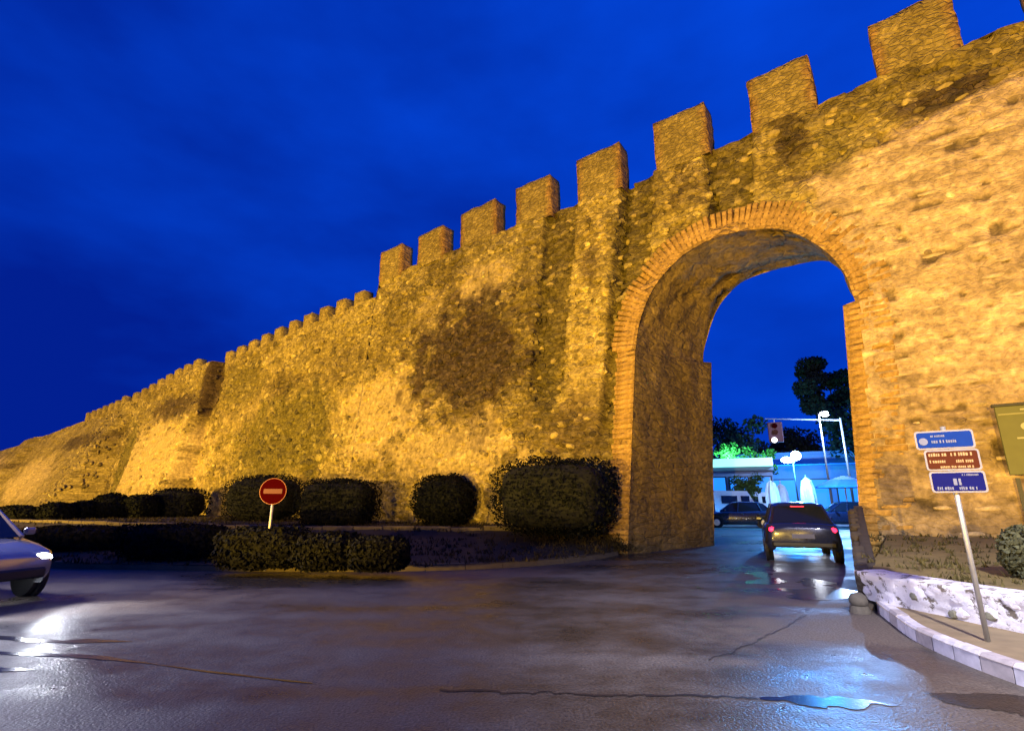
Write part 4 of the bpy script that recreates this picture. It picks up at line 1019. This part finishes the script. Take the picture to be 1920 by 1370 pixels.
tree('pine_tree', spot3(1588, 62), 20.0, 3.8, 10000, .24, M_TREE, 'tallest dark tree against the sky at the right of the archway', GT, 1, .5)
tree('pine_tree', spot3(1515, 70), 12.0, 4.6, 3600, .26, M_TREE, 'dark tree behind the street lamp arm', GT, 2, .4)
tree('pine_tree', spot3(1400, 66), 11.5, 4.6, 3800, .26, M_TREE, 'dark tree mass above the green lit trees', GT, 3, .35)
tree('pine_tree', spot3(1340, 60), 10.8, 4.2, 3000, .26, M_TREE, 'dark tree half hidden behind the left jamb of the archway', GT, 4, .35)
tree('pine_tree', spot3(1640, 55), 13, 4.0, 2500, .26, M_TREE, 'dark tree behind the right jamb of the archway', GT, 5, .35)
GG = 'green lit street trees beyond the archway'
tree('street_tree', spot3(1358, 49), 7.0, 2.2, 2400, .16, M_TREEG, 'green lit street tree nearest the left jamb', GG, 6, .45)
tree('street_tree', spot3(1408, 38.5), 3.7, 1.25, 1800, .11, M_TREEG, 'small green lit street tree right behind the white vans', GG, 7, .35)
tree('street_tree', spot3(1425, 50), 6.8, 2.0, 1800, .16, M_TREEG, 'slim green lit street tree behind the right end of the glowing fascia', GG, 8, .5)
# building with a lit band and a blue canopy
M_BWALL = simple('shop_wall', (0.22, 0.28, 0.40), 0.7)
M_LIT = simple('lit_shop_band', (0.7, 0.8, 0.8), 0.5, emit=(0.30, 1.0, 0.80), strength=1.25)
M_LITB = simple('lit_shop_window', (0.05, 0.09, 0.18), 0.5, emit=(0.012, 0.24, 1.0), strength=1.25)
M_CANB = simple('blue_canopy_cloth', (0.04, 0.26, 0.70), 0.7)
M_CLOTH = simple('white_parasol_cloth', (0.85, 0.86, 0.86), 0.8)
bs = spot3(1480, 60); SH = empty('shop_building', bs, R(-28), 'low shop building beyond the archway with a sloping canopy and blue lit windows', 'building')
MB().box((0, 3, 3.4), (26, 6, 6.8)).obj('wall', M_BWALL, SH)
MB().box((0, 3, 6.95), (26.6, 6.6, .3)).obj('roof', M_BWALL, SH)
for k in range(7):
    f = MB().box((-10.5 + k * 3.4, -.03, 2.3), (2.9, .06, 3.5)).obj('window_frame', M_DARK, SH)
    MB().box((-10.5 + k * 3.4, -.075, 2.3), (2.6, .03, 3.2)).obj('pane', M_LITB, f)
MB().add([(-2, -.1, 6.3), (11, -.1, 6.3), (11, -3.2, 5.5), (-2, -3.2, 5.5), (-2, -.1, 6.2), (11, -.1, 6.2), (11, -3.2, 5.4), (-2, -3.2, 5.4), ], [(0, 1, 2, 3), (7, 6, 5, 4), (3, 2, 6, 7), (0, 3, 7, 4), (1, 5, 6, 2), (0, 4, 5, 1)]).obj('canopy', M_CANB, SH)
KI = empty('shop_pavilion', spot3(1392, 44), R(-24), 'small shop pavilion with a glowing cyan-white fascia among the green trees', 'building')
MB().box((0, 1.6, 2.0), (5.4, 3, 4.0)).obj('wall', M_BWALL, KI)
MB().box((0, -.05, 4.75), (5.6, .4, .7), 0, .03).obj('lit_fascia', M_LIT, KI)
MB().box((0, 1.5, 4.5), (5.6, 3.0, .9)).obj('roof_edge', M_BWALL, KI)
for x in (-1.8, 0, 1.8):
    f = MB().box((x, .07, 2.1), (1.6, .08, 3.0)).obj('window_frame', M_DARK, KI)
    MB().box((x, .02, 2.1), (1.4, .05, 2.8)).obj('pane', M_LITB, f)
# street lamps
M_LAMPW = simple('lit_lamp_glass', (1, 1, 1), 0.3, emit=(0.9, 0.95, 1.0), strength=60)
M_LAMPC = simple('lit_cyan_lamp_glass', (0.8, 1, 1), 0.3, emit=(0.55, 0.95, 1.0), strength=60)
lp = spot3(1563, 40); SL = empty('street_lamp', lp, R(-30), 'tall street lamp with a glaring white head beyond the archway', 'street lamp')
MB().tube((0, 0, 0), (0, 0, 8.4), .09, .06, 10).obj('pole', M_POLE, SL, True)
MB().tube((0, 0, 8.3), (.35, -.3, 8.45), .04, .035, 8).obj('arm', M_POLE, SL)
hd = MB().box((.4, -.42, 8.42), (.36, .5, .12), 0, .03).obj('head', M_POLE, SL)
MB().ball((.4, -.45, 8.26), .30, 2, (1, 1, .7)).obj('lamp_glass', M_LAMPW, hd, True)
lamp('street_lamp_light', lp + Vector((.4, -.8, 7.9)), 6000, (.30, .52, 1.0))
lp2 = spot3(1500, 30); SL2 = empty('street_lamp', lp2, 0, 'short park lamp with a cyan glow in the middle of the archway', 'street lamp')
MB().tube((0, 0, 0), (0, 0, 4.5), .06, .045, 10).obj('pole', M_DARK, SL2, True)
for sx in (-.22, .22): MB().tube((0, 0, 4.3), (sx * 1.2, 0, 4.75), .03, .03, 8).obj('arm', M_DARK, SL2)
MB().ball((.26, 0, 4.92), .33, 2).obj('globe', M_LAMPC, SL2, True); MB().ball((-.34, .05, 4.62), .24, 2, (1.9, 1, .9)).obj('globe', M_LAMPC, SL2, True)
SL2.scale = (.84, .84, .84)
lamp('park_lamp_light', lp2 + Vector((0, -.6, 4.1)), 5000, (.04, .34, 1.0))
lamp('shop_front_light', spot3(1500, 54, 4.6), 4500, (.02, .30, 1.0))
spot('green_tree_uplight', spot3(1392, 45.6, 5.4), spot3(1390, 50, 6.0), 7000, (.15, 1.0, .45), 120)
spot('green_tree_uplight', spot3(1402, 36.6, 0.2), spot3(1408, 38.6, 3.0), 2200, (.25, 1.0, .45), 80)
build_car('dark saloon parked side-on beside the right jamb, beyond the archway', spot3(1585, 31), R(165), P_DARK)
build_car('dark car parked in front of the white vans beyond the archway', spot3(1385, 31), R(160), P_DARK)
# traffic signal on a mast arm
ts = spot3(1604, 41); TS = empty('traffic_signal', ts, R(-30), 'hanging traffic signal on a long mast arm with its lowest lamp lit', 'traffic light')
MB().tube((0, 0, 0), (0, 0, 8.2), .10, .08, 10).obj('mast', M_POLE, TS, True)
MB().tube((0, 0, 8.0), (-5.6, 0, 8.55), .07, .045, 8).obj('arm', M_POLE, TS)
sb = MB().box((-4.9, -.1, 7.3), (1.15, .35, 1.75), 0, .05).obj('signal_box', simple('signal_brown', (0.10, 0.03, 0.035), 0.5), TS)
MB().box((-4.9, 0, 8.3), (.06, .06, .4)).obj('hanger', M_POLE, TS)
for z, mm in ((7.85, M_RED), (7.3, M_BROWN), (6.62, simple('lit_signal_lens', (1, 1, .9), .3, emit=(1, .98, .85), strength=5))):
    MB().tube((-5.05 if z < 7 else -4.9, -.28, z), (-5.05 if z < 7 else -4.9, -.34, z), .22, .22, 16).obj('lens', mm, sb)
# parasols, folded
GP = 'white folded parasols of the street café'
def parasol(px, t, h, label):
    r = empty('parasol', spot3(px, t), 0, label, 'parasol', GP)
    MB().tube((0, 0, 0), (0, 0, h + .25), .035, .035, 8).obj('pole', M_POLE, r)
    b = MB(); prev = None; secs = []
    for (z, rad) in ((.75, .22), (1.0, .33), (1.6, .36), (2.1, .33), (h - .18, .22), (h, .04)):
        secs.append([(rad * (1 + .25 * (k % 2)) * math.cos(k * math.pi / 7), rad * (1 + .25 * (k % 2)) * math.sin(k * math.pi / 7), z * h / 2.7) for k in range(15)])
    loft(secs).obj('folded_cloth', M_CLOTH, r)
parasol(1452, 33, 2.75, 'folded white parasol left of the park lamp, the wider one'); parasol(1520, 31, 2.8, 'folded white parasol right of the park lamp'); parasol(1470, 36, 2.7, 'folded white parasol directly behind the wider one')
op = empty('open_parasol', spot3(1592, 33), 0, 'open blue café parasol beside the right jamb of the archway', 'parasol')
MB().tube((0, 0, 0), (0, 0, 3.1), .04, .04, 8).obj('pole', M_POLE, op)
_s = [[(r_ * math.cos(k * math.pi / 4), r_ * math.sin(k * math.pi / 4), z) for k in range(9)] for r_, z in ((1.75, 2.35), (1.70, 2.45), (.9, 2.85), (.05, 3.12))]
loft(_s).obj('canopy', M_CANB, op)
# parked vans
def van(label, locn, rz, paint):
    v = empty('parked_van', locn, rz, label, 'van', 'white vans parked beyond the archway')
    pr = [(-2.4, .35), (-2.4, 2.05), (-2.25, 2.2), (1.1, 2.2), (1.75, 1.35), (2.35, 1.1), (2.4, .35)]
    secs = [[(x, y * (1 if z < 1.4 else .93), z) for x, z in pr] for y in (-.92, -.9, .9, .92)]
    V = [p for s_ in secs for p in s_]; n = len(pr); F = [(i * n + j, i * n + (j + 1) % n, (i + 1) * n + (j + 1) % n, (i + 1) * n + j) for i in range(3) for j in range(n)] + [tuple(range(n)), tuple(range(3 * n, 4 * n))[::-1]]
    MB().add(V, F).obj('body', paint, v)
    for sd in (-1, 1):
        MB().box((.75, sd * .90, 1.62), (.9, .03, .5)).obj('window', M_GLASS, v); MB().box((-.9, sd * .90, 1.62), (1.6, .03, .5)).obj('window', M_GLASS, v)
        for x in (-1.5, 1.5): MB().tube((x, sd * .75, .34), (x, sd * .95, .34), .34, .34, 16).obj('wheel', M_BLACK, v)
        MB().box((2.38, sd * .62, .85), (.06, .3, .2)).obj('headlight', M_CHROME, v)
    MB().add([(1.19, -.78, 2.11), (1.73, -.82, 1.42), (1.73, .82, 1.42), (1.19, .78, 2.11), (1.21, -.78, 2.14), (1.76, -.82, 1.43), (1.76, .82, 1.43), (1.21, .78, 2.14)], [(0, 1, 2, 3), (7, 6, 5, 4), (0, 4, 5, 1), (1, 5, 6, 2), (2, 6, 7, 3), (3, 7, 4, 0)]).obj('windscreen', M_GLASS, v)
van('white van parked beside the left jamb of the archway', spot3(1366, 36), R(30), P_WHITE)
van('white van parked beneath the green tree', spot3(1414, 41), R(200), P_WHITE)
# far skyline so the street does not end in a bare horizon
M_HILL = simple('far_hill', (0.012, 0.014, 0.02), 0.95)
hp = np.linspace(-420, 420, 120); hz = 6 + 10 * fbm(hp * .02, hp * 0, 55) + 3 * fbm(hp * .2, hp * 0, 56)
Vh = np.vstack([np.column_stack([hp, 300 + 0 * hp, -1 + 0 * hp]), np.column_stack([hp, 330 + 0 * hp, hz]), np.column_stack([hp, 420 + 0 * hp, hz * .4])])
me = np_mesh('hill', Vh, grid_faces(3, 120), True); me.materials.append(M_HILL); tag(mesh_obj('hill', me), kind='structure')
